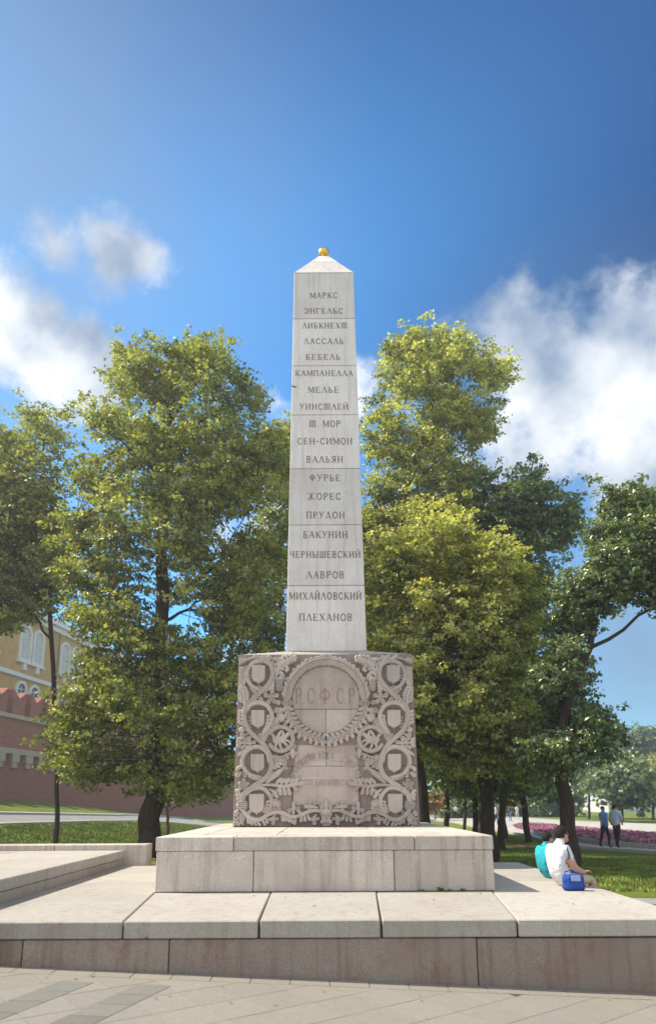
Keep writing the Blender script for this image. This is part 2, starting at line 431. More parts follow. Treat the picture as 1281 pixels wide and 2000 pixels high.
for i in range(-14, 22):
    for j in range(-24, 24):
        u0 = i*TL; v0 = j*TH; g = .0018
        q = [(u0+g, v0+g), (u0+TL-g, v0+g), (u0+TL-g, v0+TH-g), (u0+g, v0+TH-g)]
        P = [(a*ca-b*sa, a*sa+b*ca+3.9) for a, b in q]
        cx = sum(p[0] for p in P)/4; cy = sum(p[1] for p in P)/4
        if cy < 4.15 or cy > YF or abs(cx) > 3.6: continue
        P = clip_poly(P, YF-.012-TD-.006)
        if len(P) < 3: continue
        area = abs(sum(P[k][0]*P[(k+1) % len(P)][1]-P[(k+1) % len(P)][0]*P[k][1] for k in range(len(P))))/2
        if area < .004: continue
        tile(P, M_PAVE, random.uniform(0, .0015))
for xa in (-2.62, -1.93):                                       # two darker bands of stone crossing the paving
    for k in range(9):
        ya, yb2 = 3.6+k*.3, 3.6+k*.3+.296; f_ = lambda yy: xa+(yy-5.5)*.30
        yb2 = min(yb2, YF-.012-TD-.012)
        if yb2-ya > .05: tile([(f_(ya), ya), (f_(ya)+.30, ya), (f_(yb2)+.30, yb2), (f_(yb2), yb2)], M_PAVED, .004)

# ------------------------------------------------------------------ platform (the broad low step)
plat = thing('stone_platform', 'broad granite platform of thick slabs under the obelisk pedestal', 'platform', (0, (YF+YSB)/2, 0))
CT = .165; ZC = ZS-CT                                         # thickness of the top slabs
MB().box(XSL+.05, XSR-.05, YF+.06, YSB-.06, -.35, ZS-.03).build('core', M_CORE, plat)
def stone(name, parent, x0, x1, y0, y1, z0, z1, m, bev=.008, **k):
    return MB().box(x0, x1, y0, y1, z0, z1).build(name, m, parent, bevel=bev, **k)
def prism(name, parent, P, z0, z1, m, bev=.008):
    n = len(P); mb = MB(); mb.add([(p[0], p[1], z0) for p in P]+[(p[0], p[1], z1) for p in P],
        [tuple(range(n))[::-1], tuple(range(n, 2*n))]+[(i, (i+1) % n, n+(i+1) % n, n+i) for i in range(n)])
    return mb.build(name, m, parent, bevel=bev)
g = .006
fx = [XSL-.0, BZ(241, 1800, ZS).x, BZ(507, 1798, ZS).x, BZ(745, 1797, ZS).x, BZ(1016, 1800, ZS).x, XSR]
bx = [None, BZ(305, 1742, ZS).x, BZ(530, 1742, ZS).x, BZ(735, 1742, ZS).x, BZ(964, 1742, ZS).x, None]
for i in (1, 2, 3):
    gg = .016 if i < 3 else .010
    prism('top_slab', plat, [(fx[i]+.007, YF-.02), (fx[i+1]-gg, YF-.02), (bx[i+1]-.007, YP-.006), (bx[i]+.007, YP-.006)], ZC+.004, ZS+(.004 if i == 2 else 0), M_CAP, .010)
prism('top_slab', plat, [(XSL, YF-.02), (fx[1]-.008, YF-.02), (bx[1]-.008, YP-.006), (bx[1]-.008, YP+1.1), (XSL, YP+1.1)], ZC+.004, ZS-.002, M_CAP, .010)
prism('top_slab', plat, [(fx[4]+.008, YF-.02), (XSR, YF-.02), (XSR, YP+1.1), (bx[4]+.008, YP+1.1), (bx[4]+.008, YP-.006)], ZC+.004, ZS-.002, M_CAP, .010)
for sx, xi, xo in ((-1, bx[1]-.008, XSL), (1, bx[4]+.008, XSR)):
    y = YP+1.1+.008
    while y < YSB-.2:
        y2 = min(y+1.5, YSB)
        stone('top_slab', plat, min(xi, xo), max(xi, xo), y, y2, ZC+.004, ZS-random.uniform(0, .003), M_CAP, .008); y = y2+.008
# lower course, front and right side
fj = [XSL+.03, BZ(60, 1870, .2).x, BZ(327, 1870, .25).x, B(932, 1870, YF).x, XSR-.03]
for a, b in zip(fj[:-1], fj[1:]):
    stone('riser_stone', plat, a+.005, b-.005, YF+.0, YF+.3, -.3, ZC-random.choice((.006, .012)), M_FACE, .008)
y = YF+.31
while y < YSB-.1:
    y2 = min(y+1.8, YSB-.02)
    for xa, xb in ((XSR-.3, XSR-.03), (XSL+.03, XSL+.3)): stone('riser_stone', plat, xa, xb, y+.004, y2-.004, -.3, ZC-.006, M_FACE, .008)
    y = y2

# ------------------------------------------------------------------ the monument
mon = thing('obelisk_monument', 'tall grey granite obelisk with carved names, gilded ball and scroll relief base', 'obelisk', (0, (YB+YB2)/2, ZS))
# pedestal: a course of upright stones under a course of cap stones
zc = B(300, 1664, YP).z
zc = B(636, 1661.5, YP).z
def taper(z): t = (z-ZS)/(ZP-ZS); return (XPL+(XTL-XPL)*t, XPR+(XTR-XPR)*t, YP+.012*t)
MB().box(XPL+.06, XPR-.06, YP+.05, YP2-.05, ZS-.02, ZP-.03).build('pedestal_core', M_CORE, mon)
def frus(name, xa0, xb0, xa1, xb1, y0a, y0b, y1, z0, z1, m, bev=.008, parent=mon, **k):
    mb = MB(); mb.hexa([(xa0, y0a, z0), (xb0, y0a, z0), (xb0, y1, z0), (xa0, y1, z0), (xa1, y0b, z1), (xb1, y0b, z1), (xb1, y1, z1), (xa1, y1, z1)])
    return mb.build(name, m, parent, bevel=bev, **k)
def course(z0, z1, joints, m, over=0., name='pedestal_stone'):
    l0, r0, y0 = taper(z0); l1, r1, y1_ = taper(z1)
    J = [(l0-over, l1-over)]+[(B(p, (1742+1664)/2, YP).x,)*2 for p in joints]+[(r0+over, r1+over)]
    for k in range(len(J)-1):
        frus(name, J[k][0]+(.005 if k else 0), J[k+1][0]-(.005 if k < len(J)-2 else 0), J[k][1]+(.005 if k else 0), J[k+1][1]-(.005 if k < len(J)-2 else 0),
             y0-over, y1_-over, y0+.5, z0+.004, z1, m)
    y = y0+.51                                                  # side stones behind
    while y < YP2-.1:
        y2 = min(y+1.35, YP2)
        if YP2-y2 < .3: y2 = YP2
        frus(name, l0-over, l0+.5, l1-over, l1+.5, y, y, y2-.006, z0+.004, z1, m)
        frus(name, r0-.5, r0+over, r1-.5, r1+over, y, y, y2-.006, z0+.004, z1, m); y = y2
course(ZS, zc, [495, 770], M_PED)
course(zc, ZP, [455, 811], M_PED, .012)
# paving of the pedestal top between the side stones
l1, r1, y1_ = taper(ZP)
for a, b in ((l1+.506, -.7), (-.69, .72), (.73, r1-.506)):
    stone('pedestal_stone', mon, a, b, y1_+.506, YB+.2, ZP-.2, ZP-random.uniform(.001, .003), M_PED, .005)

# carved block: three courses of stones, tapering a little
rows = [ZP, B(636, 1496.5, YB).z, B(636, 1385, YB).z, ZBT]
def bxs(z): t = (z-ZP)/(ZBT-ZP); return XBL+(XKL-XBL)*t, XBR+(XKR-XBR)*t
MB().box(XKL+.05, XKR-.05, YB+.04, YB2-.04, ZP-.05, ZBT-.02).build('block_core', M_CORE, mon)
carved = None
rj = [[570.5, 702.5], [637], [571.5, 699]]
for r_ in range(3):
    z0, z1 = rows[r_], rows[r_+1]
    l0, r0 = bxs(z0); l1, r1 = bxs(z1)
    pm = (1614, 1496, 1385, 1278); pym = (pm[r_]+pm[r_+1])/2
    J = [(l0, l1)]+[(B(p, pym, YB).x,)*2 for p in rj[r_]]+[(r0, r1)]
    for k in range(len(J)-1):
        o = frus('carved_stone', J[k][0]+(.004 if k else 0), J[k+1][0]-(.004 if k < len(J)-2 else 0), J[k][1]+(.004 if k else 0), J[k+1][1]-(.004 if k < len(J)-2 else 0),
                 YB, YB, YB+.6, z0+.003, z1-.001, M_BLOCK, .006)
        if carved is None: carved = o
    for (xa0, xb0, xa1, xb1) in ((l0, l0+.6, l1, l1+.6), (r0-.6, r0, r1-.6, r1)):
        for ya, yb in ((YB+.605, YB+1.3), (YB+1.306, YB2)):
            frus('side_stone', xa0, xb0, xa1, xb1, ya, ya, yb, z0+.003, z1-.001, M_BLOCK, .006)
# sloping top of the block
SB = .22                                                        # setback of the shaft
YO = YB+SB
zo = B(636, 1272, YO).z                                         # foot of the shaft
XO0, XO1 = B(558.5, 1272, YO).x, B(716, 1272, YO).x
cx0 = B(571, 1278, YB).x; cx1 = B(699, 1278, YB).x; D_ = XO1-XO0
YO2 = YO+D_
def wedge(xa, xb, ta, tb, m):
    mb = MB()
    yb_ = YB2
    mb.hexa([(xa, YB, ZBT), (xb, YB, ZBT), (xb, yb_, ZBT), (xa, yb_, ZBT), (ta, YO, zo), (tb, YO, zo), (tb, YO+D_-.1, zo), (ta, YO+D_-.1, zo)])
    return mb.build('weathering_stone', m, mon, bevel=.004)
wedge(XKL, cx0-.003, XO0-.02, cx0+.02-.003, M_CAP); wedge(cx0+.003, cx1-.003, cx0+.023, cx1-.023, M_CAP); wedge(cx1+.003, XKR, cx1-.017, XO1+.02, M_CAP)

# shaft: solve its top so that it projects to the photograph's
w0 = XO1-XO0; xc0 = (XO0+XO1)/2; wt = w0*.86
for _ in range(30):
    yt = YO+(w0-wt)/2
    zt = B(632, 532.5, yt).z; wt = B(690, 532.5, yt).x-B(574.5, 532.5, yt).x
xc1 = (B(690, 532.5, yt).x+B(574.5, 532.5, yt).x)/2
HT = zt-zo
print('shaft', w0, wt, zo, zt, HT, xc0, xc1)
def sec(z): t = (z-zo)/HT; return w0+(wt-w0)*t, xc0+(xc1-xc0)*t, YO+(w0-wt)/2*t
def shaft_z(py):
    nrm_ = Vector((0, -HT, (w0-wt)/2)).normalized()
    return on_plane(634, py, (0, YO, zo), nrm_).z
SN = Vector((0, -HT, (w0-wt)/2)).normalized()
jz = [zo]+[shaft_z(p) for p in (1143.5, 1025, 915, 810, 714, 622)]+[zt]
blocks = []
MBc = MB()
wq, xq, yq = sec(zo); wr, xr, yr = sec(zt)
MBc.hexa([(xq-wq/2+.02, yq+.02, zo), (xq+wq/2-.02, yq+.02, zo), (xq+wq/2-.02, yq+wq-.02, zo), (xq-wq/2+.02, yq+wq-.02, zo),
          (xr-wr/2+.02, yr+.02, zt-.02), (xr+wr/2-.02, yr+.02, zt-.02), (xr+wr/2-.02, yr+wr-.02, zt-.02), (xr-wr/2+.02, yr+wr-.02, zt-.02)])
MBc.build('shaft_core', M_CORE, mon)
def fr(za, zb, e=0.):
    wa, xa, ya = sec(za); wb, xb, yb = sec(zb)
    return [(xa-wa/2-e, ya-e, za), (xa+wa/2+e, ya-e, za), (xa+wa/2+e, ya+wa+e, za), (xa-wa/2-e, ya+wa+e, za), (xb-wb/2-e, yb-e, zb), (xb+wb/2+e, yb-e, zb), (xb+wb/2+e, yb+wb+e, zb), (xb-wb/2-e, yb+wb+e, zb)]
for a, b in zip(jz[:-1], jz[1:]):
    mb = MB(); mb.hexa(fr(a+.005, b-.005))
    blocks.append(mb.build('shaft_block', M_SHAFT, mon, bevel=.009))
pz = on_plane(569.5, 754, (0, YO, zo), SN); pz2 = on_plane(579, 756.5, (0, YO, zo), SN)
MB().tube([pz+SN*.004, pz2+SN*.004], .012, 6).build('iron_peg', M_CORE, blocks[4])
# pyramid cap
ztop = B(632, 507, yt+wt/2).z; zmid = B(632, 512, yt+wt*.33).z
hw = (B(642.5, 503.5, yt+wt/2).x-B(621.5, 503.5, yt+wt/2).x)/2*.85
cyy = yt+wt/2
def capf(za, ha, zb, hb):
    mb = MB(); c = xc1
    mb.hexa([(c-ha, cyy-ha, za), (c+ha, cyy-ha, za), (c+ha, cyy+ha, za), (c-ha, cyy+ha, za), (c-hb, cyy-hb, zb), (c+hb, cyy-hb, zb), (c+hb, cyy+hb, zb), (c-hb, cyy+hb, zb)])
    return mb.build('cap_stone', M_SHAFT, mon, bevel=.004)
hm = wt/2+(hw-wt/2)*.62; zmid = zt+(ztop-zt)*.62
capf(zt, wt/2+.006, zmid-.003, hm); capf(zmid+.002, hm, ztop, hw)
rb = 10.6*((B(632, 495, yt+wt/2)-Vector((0, 0, EYE))).dot(CAMR @ Vector((0, 0, -1))))/F
mb = MB(); mb.ball((xc1, cyy, B(631, 495, cyy).z), (rb, rb, rb), 28, 18); mb.build('gilded_ball', M_GOLD, mon, smooth=True)
mb = MB(); mb.tube([(xc1, cyy, ztop-.02), (xc1, cyy, ztop+.05)], [hw*.8, hw*.7], 16); mb.build('ball_collar', M_GOLD, mon, smooth=True)

# ------------------------------------------------------------------ lettering
def arc(cx, cy, rx, ry, a0, a1, n=14): return [(cx+rx*math.cos(R(a0+(a1-a0)*i/n)), cy+ry*math.sin(R(a0+(a1-a0)*i/n))) for i in range(n+1)]
TK, TN = .13, .055
def ser(x, y, l=.20): return ([(x-l/2, y), (x+l/2, y)], TN)
GL = {}
def gl(ch, w_, *st): GL[ch] = (w_, st)
def vs_(x, s0=True, s1=True, y0=0, y1=1, t=TK):
    r = [([(x, y0), (x, y1)], t)]
    if s0: r.append(ser(x, y0+.025))
    if s1: r.append(ser(x, y1-.025))
    return r
gl('М', .95, *vs_(.10, t=TN), *vs_(.85), ([(.12, 1), (.47, .12)], TK), ([(.47, .12), (.84, 1)], TN))
gl('А', .80, ([(.08, 0), (.40, 1)], TN), ([(.40, 1), (.72, 0)], TK), ([(.2, .36), (.6, .36)], TN), ser(.08, .025), ser(.72, .025))
gl('Р', .68, *vs_(.14), (arc(.3, .74, .30, .235, 90, -90), TK*.8), ([(.14, .975), (.3, .975)], TN), ([(.14, .505), (.3, .505)], TN))
gl('К', .76, *vs_(.14), ([(.66, .97), (.2, .45)], TN), ([(.3, .55), (.68, .03)], TK), ser(.66, .975), ser(.68, .025))
gl('С', .74, (arc(.40, .5, .32, .47, 48, 312, 20), TK*.85), ([(.63, .68), (.63, .93)], TN), ([(.63, .10), (.63, .27)], TN))
gl('Э', .74, (arc(.34, .5, .32, .47, 132, -132, 20), TK*.85), ([(.2, .5), (.64, .5)], TN), ([(.11, .68), (.11, .93)], TN), ([(.11, .10), (.11, .27)], TN))
gl('Н', .82, *vs_(.14), *vs_(.68), ([(.14, .5), (.68, .5)], TN))
gl('Г', .66, *vs_(.14), ([(.1, .97), (.6, .97)], TN), ([(.58, .97), (.58, .78)], TN*1.2))
gl('Е', .70, *vs_(.14), ([(.1, .97), (.60, .97)], TN), ([(.1, .03), (.62, .03)], TN), ([(.14, .5), (.46, .5)], TN), ([(.59, .97), (.59, .8)], TN), ([(.61, .03), (.61, .22)], TN), ([(.46, .4), (.46, .6)], TN))
gl('Л', .80, ([(.08, 0), (.40, 1)], TN), ([(.40, 1), (.72, 0)], TK), ser(.08, .025), ser(.72, .025))
gl('Ь', .66, *vs_(.14), (arc(.3, .25, .26, .235, 90, -90), TK*.8), ([(.14, .485), (.3, .485)], TN), ([(.14, .02), (.3, .02)], TN))
gl('И', .84, *vs_(.14), *vs_(.70), ([(.16, .08), (.68, .92)], TN))
gl('Й', .84, *vs_(.14), *vs_(.70), ([(.16, .08), (.68, .92)], TN), (arc(.42, 1.26, .15, .12, 180, 360, 8), TN*1.3))
gl('Б', .70, *vs_(.14), (arc(.3, .27, .28, .25, 90, -90), TK*.8), ([(.14, .52), (.3, .52)], TN), ([(.14, .02), (.3, .02)], TN), ([(.1, .97), (.56, .97)], TN), ([(.55, .97), (.55, .8)], TN))
gl('Х', .80, ([(.12, .97), (.68, .03)], TK), ([(.66, .97), (.12, .03)], TN), ser(.12, .975), ser(.66, .975), ser(.12, .025), ser(.68, .025))
gl('Т', 1.0, *vs_(.14), *vs_(.5), *vs_(.86), ([(.06, .97), (.94, .97)], TN*1.3))
gl('Ш', 1.0, *vs_(.14), *vs_(.5), *vs_(.86), ([(.06, .03), (.94, .03)], TN*1.3))
gl('П', .82, *vs_(.14), *vs_(.68), ([(.06, .97), (.76, .97)], TN*1.3))
gl('У', .78, ([(.12, .97), (.42, .40)], TK), ([(.68, .97), (.30, .10)], TN), (arc(.20, .12, .1, .1, 0, -150, 6), TN), ser(.12, .975), ser(.68, .975))
gl('О', .80, (arc(.40, .5, .32, .46, 0, 360, 24), TK*.85))
gl('В', .70, *vs_(.14), (arc(.3, .76, .25, .215, 90, -90), TK*.8), (arc(.3, .27, .29, .25, 90, -90), TK*.8), ([(.14, .53), (.3, .53)], TN), ([(.14, .02), (.3, .02)], TN), ([(.14, .975), (.3, .975)], TN))
gl('Я', .72, *vs_(.58), (arc(.4, .74, .27, .235, 90, 270), TK*.8), ([(.58, .975), (.4, .975)], TN), ([(.58, .505), (.4, .505)], TN), ([(.45, .5), (.12, .03)], TK*.9), ser(.12, .025))
gl('Ф', .90, *vs_(.44), (arc(.44, .56, .34, .27, 0, 360, 22), TK*.8))
gl('Ж', 1.1, *vs_(.54), ([(.18, .97), (.54, .5), (.92, .97)], TN), ([(.14, .03), (.54, .52), (.96, .03)], TK*.8), ser(.18, .975), ser(.92, .975), ser(.14, .025), ser(.96, .025))
gl('Д', .86, ([(.20, .12), (.42, 1)], TN), ([(.42, 1), (.68, .12)], TK), ([(.05, .12), (.80, .12)], TN), ([(.07, .12), (.07, -.1)], TN), ([(.79, .12), (.79, -.1)], TN))
gl('Ч', .76, *vs_(.62), ([(.14, .97), (.14, .62), (.24, .46), (.62, .46)], TK*.7), ser(.14, .975))
gl('Ы', .98, *vs_(.14), (arc(.3, .25, .24, .235, 90, -90), TK*.8), ([(.14, .485), (.3, .485)], TN), ([(.14, .02), (.3, .02)], TN), *vs_(.84))
gl('-', .45, ([(.05, .45), (.40, .45)], TK*.8))
gl('.', .30, ([(.1, .05), (.2, .05)], TK)); gl(' ', .3)
SPC = .17
def text_strokes(txt):
    x = 0; out = []
    for ch in txt:
        w_, st = GL[ch]; out += [([(a+x, b) for a, b in pl], t) for pl, t in st]; x += w_+SPC
    return out, x-SPC
def letters(name, txt, place, parent, m, bold=1.0, depth=.0035):
    """place(u 0..1, v 0..1, d) -> world point; d is the height above the stone"""
    st, W = text_strokes(txt); mb = MB(); k = 0
    asp = place.aspect*W                                       # metres of width per metre of height, per unit
    for pl, t in st:
        n = len(pl); t = t*bold; L_, R_ = [], []
        for i, (x, y) in enumerate(pl):
            xa, ya = pl[max(i-1, 0)]; xb, yb = pl[min(i+1, n-1)]
            dx, dy = (xb-xa)*place.kx, (yb-ya); l = math.hypot(dx, dy) or 1; nx_, ny_ = -dy/l*t/2, dx/l*t/2
            L_.append((x+nx_/place.kx, y+ny_)); R_.append((x-nx_/place.kx, y-ny_))
        k += 1; d1 = depth+.00025*(k % 9)
        vs = [place(x/W, y, d1) for x, y in L_]+[place(x/W, y, d1) for x, y in R_]+[place(x/W, y, -.002) for x, y in L_]+[place(x/W, y, -.002) for x, y in R_]
        fs = []
        for i in range(n-1):
            fs += [(i, n+i, n+i+1, i+1), (i, i+1, 2*n+i+1, 2*n+i), (n+i, 3*n+i, 3*n+i+1, n+i+1)]
        fs += [(0, 2*n, 3*n, n), (n-1, 2*n-1, 4*n-1, 3*n-1)]
        mb.add(vs, fs)
    return mb.build(name, m, parent)
class Place:
    def __init__(s, c00, c10, c01, nrm_, W):                    # lower left, lower right, upper left corners
        s.a, s.b, s.c, s.n = Vector(c00), Vector(c10), Vector(c01), Vector(nrm_)
        s.kx = ((s.b-s.a).length/W)/(s.c-s.a).length; s.aspect = 1
    def __call__(s, u, v, d): return s.a+(s.b-s.a)*u+(s.c-s.a)*v+s.n*d
NAMES = [('МАРКС', 605, 659, 571.5, 582.5), ('ЭНГЕЛЬС', 594, 670, 602, 612.5), ('ЛИБКНЕХТ', 590, 678, 630.5, 641.5), ('ЛАССАЛЬ', 593, 671, 661, 672),
         ('БЕБЕЛЬ', 597, 665, 692, 703), ('КАМПАНЕЛЛА', 577, 689, 723.5, 734.5), ('МЕЛЬЕ', 601, 662, 755.5, 767), ('УИНСТЛЕЙ', 585, 680, 788.5, 800),
         ('Т. МОР', 604, 665, 821.5, 834), ('СЕН-СИМОН', 581, 688, 855.5, 868), ('ВАЛЬЯН', 598, 670, 891, 903.5), ('ФУРЬЕ', 604, 665, 927, 939.5),
         ('ЖОРЕС', 600, 666, 963, 976), ('ПРУДОН', 598, 673, 999.5, 1012.5), ('БАКУНИН', 592, 679, 1037.5, 1051), ('ЧЕРНЫШЕВСКИЙ', 566, 704, 1076.5, 1089.5),
         ('ЛАВРОВ', 598, 672.5, 1116, 1129.5), ('МИХАЙЛОВСКИЙ', 565, 706, 1157, 1171), ('ПЛЕХАНОВ', 584, 688, 1198.5, 1212.5)]
for nm, xa, xb, ya, yb in NAMES:
    P0 = on_plane(xa, yb, (0, YO, zo), SN); P1 = on_plane(xb, yb, (0, YO, zo), SN); P2 = on_plane(xa, ya, (0, YO, zo), SN)
    P2 = Vector((P0.x, P2.y, P2.z))
    par = blocks[max(i for i in range(len(blocks)) if jz[i] <= P0.z+.02)]
    o = letters('inscription', nm, Place(P0, P1, P2, SN, text_strokes(nm)[1]), par, M_INK, 1.08, .003)
    o['label'] = 'carved name '+nm
FN = Vector((0, -1, 0))
def fplace(xa, xb, ya, yb, W, rot=None):
    return Place(B(xa, yb, YB), B(xb, yb, YB), B(xa, ya, YB), FN, W)
for ch, xa, xb in (('Р', 577, 590), ('.', 591, 595), ('С', 600, 614), ('.', 616, 620.5), ('Ф', 623, 647), ('.', 648, 652.5), ('С', 657, 671), ('.', 672, 676.5), ('Р', 680, 693)):
    letters('carved_letter', ch, fplace(xa, xb, 1344, 1375, text_strokes(ch)[1]), mon, M_CARVED, .85, .018)

# ------------------------------------------------------------------ carved relief (each ornament its own height field)
def cr_pts(P, n=8):
    P = [np.array(p, float) for p in P]; P = [2*P[0]-P[1]]+P+[2*P[-1]-P[-2]]; out = []
    for i in range(1, len(P)-2):
        for k in range(n):
            t = k/n; a, b, c, d = P[i-1], P[i], P[i+1], P[i+2]
            out.append(.5*((2*b)+(-a+c)*t+(2*a-5*b+4*c-d)*t*t+(-a+3*b-3*c+d)*t**3))
    out.append(P[-2]); return out
def S(P, r0, r1=None, h=.05, gr=0., n=6, flat=0.):
    k_ = 1.30 if max(r0, r1 or 0) < 3.7 else 1.12; r0 = r0*k_+.15; r1 = None if r1 is None else r1*k_+.15
    return ('s', cr_pts(P, n) if len(P) > 2 else [np.array(p, float) for p in P], r0, r0 if r1 is None else r1, h, gr, flat)
def leaf(base, tip, w, n=4, bend=0., h=.05, side=0, lobe=1.0, rib=True, droop=.55):
    b = np.array(base, float); t = np.array(tip, float); d = t-b; Ln = np.hypot(*d); u = d/Ln; pv = np.array([-u[1], u[0]])
    pts = [b+d*s_+pv*bend*math.sin(math.pi*s_)*Ln for s_ in np.linspace(0, 1, 7)]
    out = [S(pts, w*.22, w*.16, h*1.0, 0)] if rib else []
    for i in range(n):
        s_ = .18+.72*i/max(1, n-1); q = b+d*s_+pv*bend*math.sin(math.pi*s_)*Ln
        ww = w*(math.sin(math.pi*(.25+.62*s_))**.7)
        for sg in ((-1, 1) if side == 0 else (side,)):
            e = q+pv*sg*ww*.85+u*ww*droop
            mid = q+pv*sg*ww*.45+u*ww*droop*.25
            out.append(S([q, mid, e], Ln/n*.17*lobe, Ln/n*.40*lobe, h*(.95-.12*(i % 2)), .0, 3))
    e = t+u*w*.15
    out.append(S([t-u*w*.4, e], w*.22, w*.30, h))
    return out
def relief(name, prims, mirror=False, res=.6, m=None, z0=0., parent=None):
    def mp(p): return np.array([1273-p[0], p[1]]) if mirror else p
    X0 = Y0 = 1e9; X1 = Y1 = -1e9; pr = []
    for q in prims:
        if q[0] == 's':
            P = [mp(p) for p in q[1]]; rm = max(q[2], q[3])
            xs_ = [p[0] for p in P]; ys_ = [p[1] for p in P]; pr.append(('s', P)+q[2:])
        elif q[0] == 'p':
            P = [mp(np.array(p, float)) for p in q[1]]; rm = 0; xs_ = [p[0] for p in P]; ys_ = [p[1] for p in P]; pr.append(('p', P)+q[2:])
        X0 = min(X0, min(xs_)-rm-1); X1 = max(X1, max(xs_)+rm+1); Y0 = min(Y0, min(ys_)-rm-1); Y1 = max(Y1, max(ys_)+rm+1)
    gx = np.arange(X0, X1+res, res); gy = np.arange(Y0, Y1+res, res); H = np.full((len(gy), len(gx)), -.004)
    for q in pr:
        if q[0] == 's':
            _, P, r0, r1, h, gr, flat = q; n = len(P)-1
            D2 = {}
            for i in range(n):
                a, b = P[i], P[i+1]; ra = r0+(r1-r0)*i/n; rb_ = r0+(r1-r0)*(i+1)/n; rm = max(ra, rb_)
                ix0 = max(0, int((min(a[0], b[0])-rm-X0)/res)); ix1 = min(len(gx), int((max(a[0], b[0])+rm-X0)/res)+2)
                iy0 = max(0, int((min(a[1], b[1])-rm-Y0)/res)); iy1 = min(len(gy), int((max(a[1], b[1])+rm-Y0)/res)+2)
                if ix1 <= ix0 or iy1 <= iy0: continue
                gX, gY = np.meshgrid(gx[ix0:ix1], gy[iy0:iy1]); d = b-a; l2 = max(1e-9, d@d)
                t = np.clip(((gX-a[0])*d[0]+(gY-a[1])*d[1])/l2, 0, 1)
                dist = np.hypot(gX-a[0]-t*d[0], gY-a[1]-t*d[1])/(ra+(rb_-ra)*t)
                pf = np.clip(np.sqrt(np.clip(1-dist**2, 0, 1))*1.25, 0, 1)
                if max(r0, r1) < 5.2 and not gr: pf = pf*(1-.34*np.exp(-(dist/.30)**2))
                if flat: pf = np.clip(pf*1.9, 0, 1)
                hh = h*pf
                if gr: hh = hh*(1-gr*np.exp(-(dist/.28)**2))
                hh = np.where(dist < 1, np.maximum(hh, .004), -.004)
                H[iy0:iy1, ix0:ix1] = np.maximum(H[iy0:iy1, ix0:ix1], hh)
        else:
            _, P, h, edge = q
            gX, gY = np.meshgrid(gx, gy); ins = np.zeros(gX.shape, bool); dm = np.full(gX.shape, 1e9); n = len(P)
            for i in range(n):
                a, b = P[i], P[(i+1) % n]; d = b-a; l2 = max(1e-9, d@d)
                t = np.clip(((gX-a[0])*d[0]+(gY-a[1])*d[1])/l2, 0, 1); dm = np.minimum(dm, np.hypot(gX-a[0]-t*d[0], gY-a[1]-t*d[1]))
                c = ((a[1] > gY) != (b[1] > gY)); 
                with np.errstate(divide='ignore', invalid='ignore'): xi = (b[0]-a[0])*(gY-a[1])/(b[1]-a[1])+a[0]
                ins ^= c & (gX < xi)
            hh = np.where(ins, h*np.clip(dm/edge, .15, 1), -.004)
            H = np.maximum(H, hh)
    gX, gY = np.meshgrid(gx, gy); te = (gY-1278)/336.; lim = 467+(455-467)*te+1.5; lim2 = 1273-lim-1
    H = np.where((gX < lim) | (gX > lim2) | (gY < 1279.5) | (gY > 1613.5), -.004, H)
    H = np.where(H > .02, H+.0022*np.sin(gX*1.9+gY*.7)*np.sin(gY*2.3-gX*.9), H)
    keep = H > 0
    cell = keep[:-1, :-1] | keep[1:, :-1] | keep[:-1, 1:] | keep[1:, 1:]
    nyy, nxx = H.shape
    idx = np.arange(nyy*nxx).reshape(nyy, nxx)
    f = np.stack([idx[:-1, :-1][cell], idx[1:, :-1][cell], idx[1:, 1:][cell], idx[:-1, 1:][cell]], 1)
    used, inv = np.unique(f, return_inverse=True); f = inv.reshape(f.shape)
    gX, gY = np.meshgrid(gx, gy)
    px = gX.ravel()[used]; py = gY.ravel()[used]; hh = H.ravel()[used]
    # back-project to the block's face, vectorised
    Rm = np.array(CAMR); dx = np.stack([(px-CX)/F, -(py-CY)/F, -np.ones_like(px)], 1) @ Rm.T
    t = YB/dx[:, 1]; V_ = np.stack([dx[:, 0]*t, np.full_like(t, YB), EYE+dx[:, 2]*t], 1)
    V_[:, 1] -= np.where(hh > 0, hh*1.7+z0, hh)
    if mirror is not None: pass
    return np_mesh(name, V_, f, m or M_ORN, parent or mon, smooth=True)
def shield(x0, x1, y0, y1):
    xm = (x0+x1)/2; yk = y0+(y1-y0)*.66
    return ('p', [(x0, y0), (x1, y0), (x1, yk), (x1-2.5, yk+(y1-yk)*.45), (xm+3, y1-3.5), (xm, y1), (xm-3, y1-3.5), (x0+2.5, yk+(y1-yk)*.45), (x0, yk)], .062, 1.0)
STEM = [(473.6, 1566), (477.5, 1552), (491.5, 1539), (510, 1527), (524, 1515), (530.5, 1499), (529, 1481), (523, 1465), (513, 1452), (500, 1440), (487, 1427), (479.5, 1410), (478, 1393),
        (483, 1378), (502, 1361), (518, 1345), (529, 1331), (533, 1318), (531, 1304), (524, 1296), (513, 1292)]
ORN = []
def orn(name, pr): ORN.append((name, pr))
orn('scroll_stem', [S(STEM, 5.2, 4.0, .060, .38)])
orn('scroll', [S([(513, 1292), (500, 1294), (489, 1302), (483, 1314), (484, 1327), (491, 1339), (503, 1347)], 4.4, 3.4, .056, .35)]
    + leaf((489, 1338), (508, 1349), 7, 4, .1, .05, 1) + [S([(504, 1343), (510, 1346)], 3.4, 4.0, .05)])
orn('scroll', [S([(482, 1386), (491, 1376), (506, 1373), (521, 1378), (529, 1389), (532, 1401), (527, 1416), (518, 1430)], 4.8, 3.6, .056, .35)]
    + leaf((529, 1390), (517, 1432), 7, 6, -.12, .05, 0))
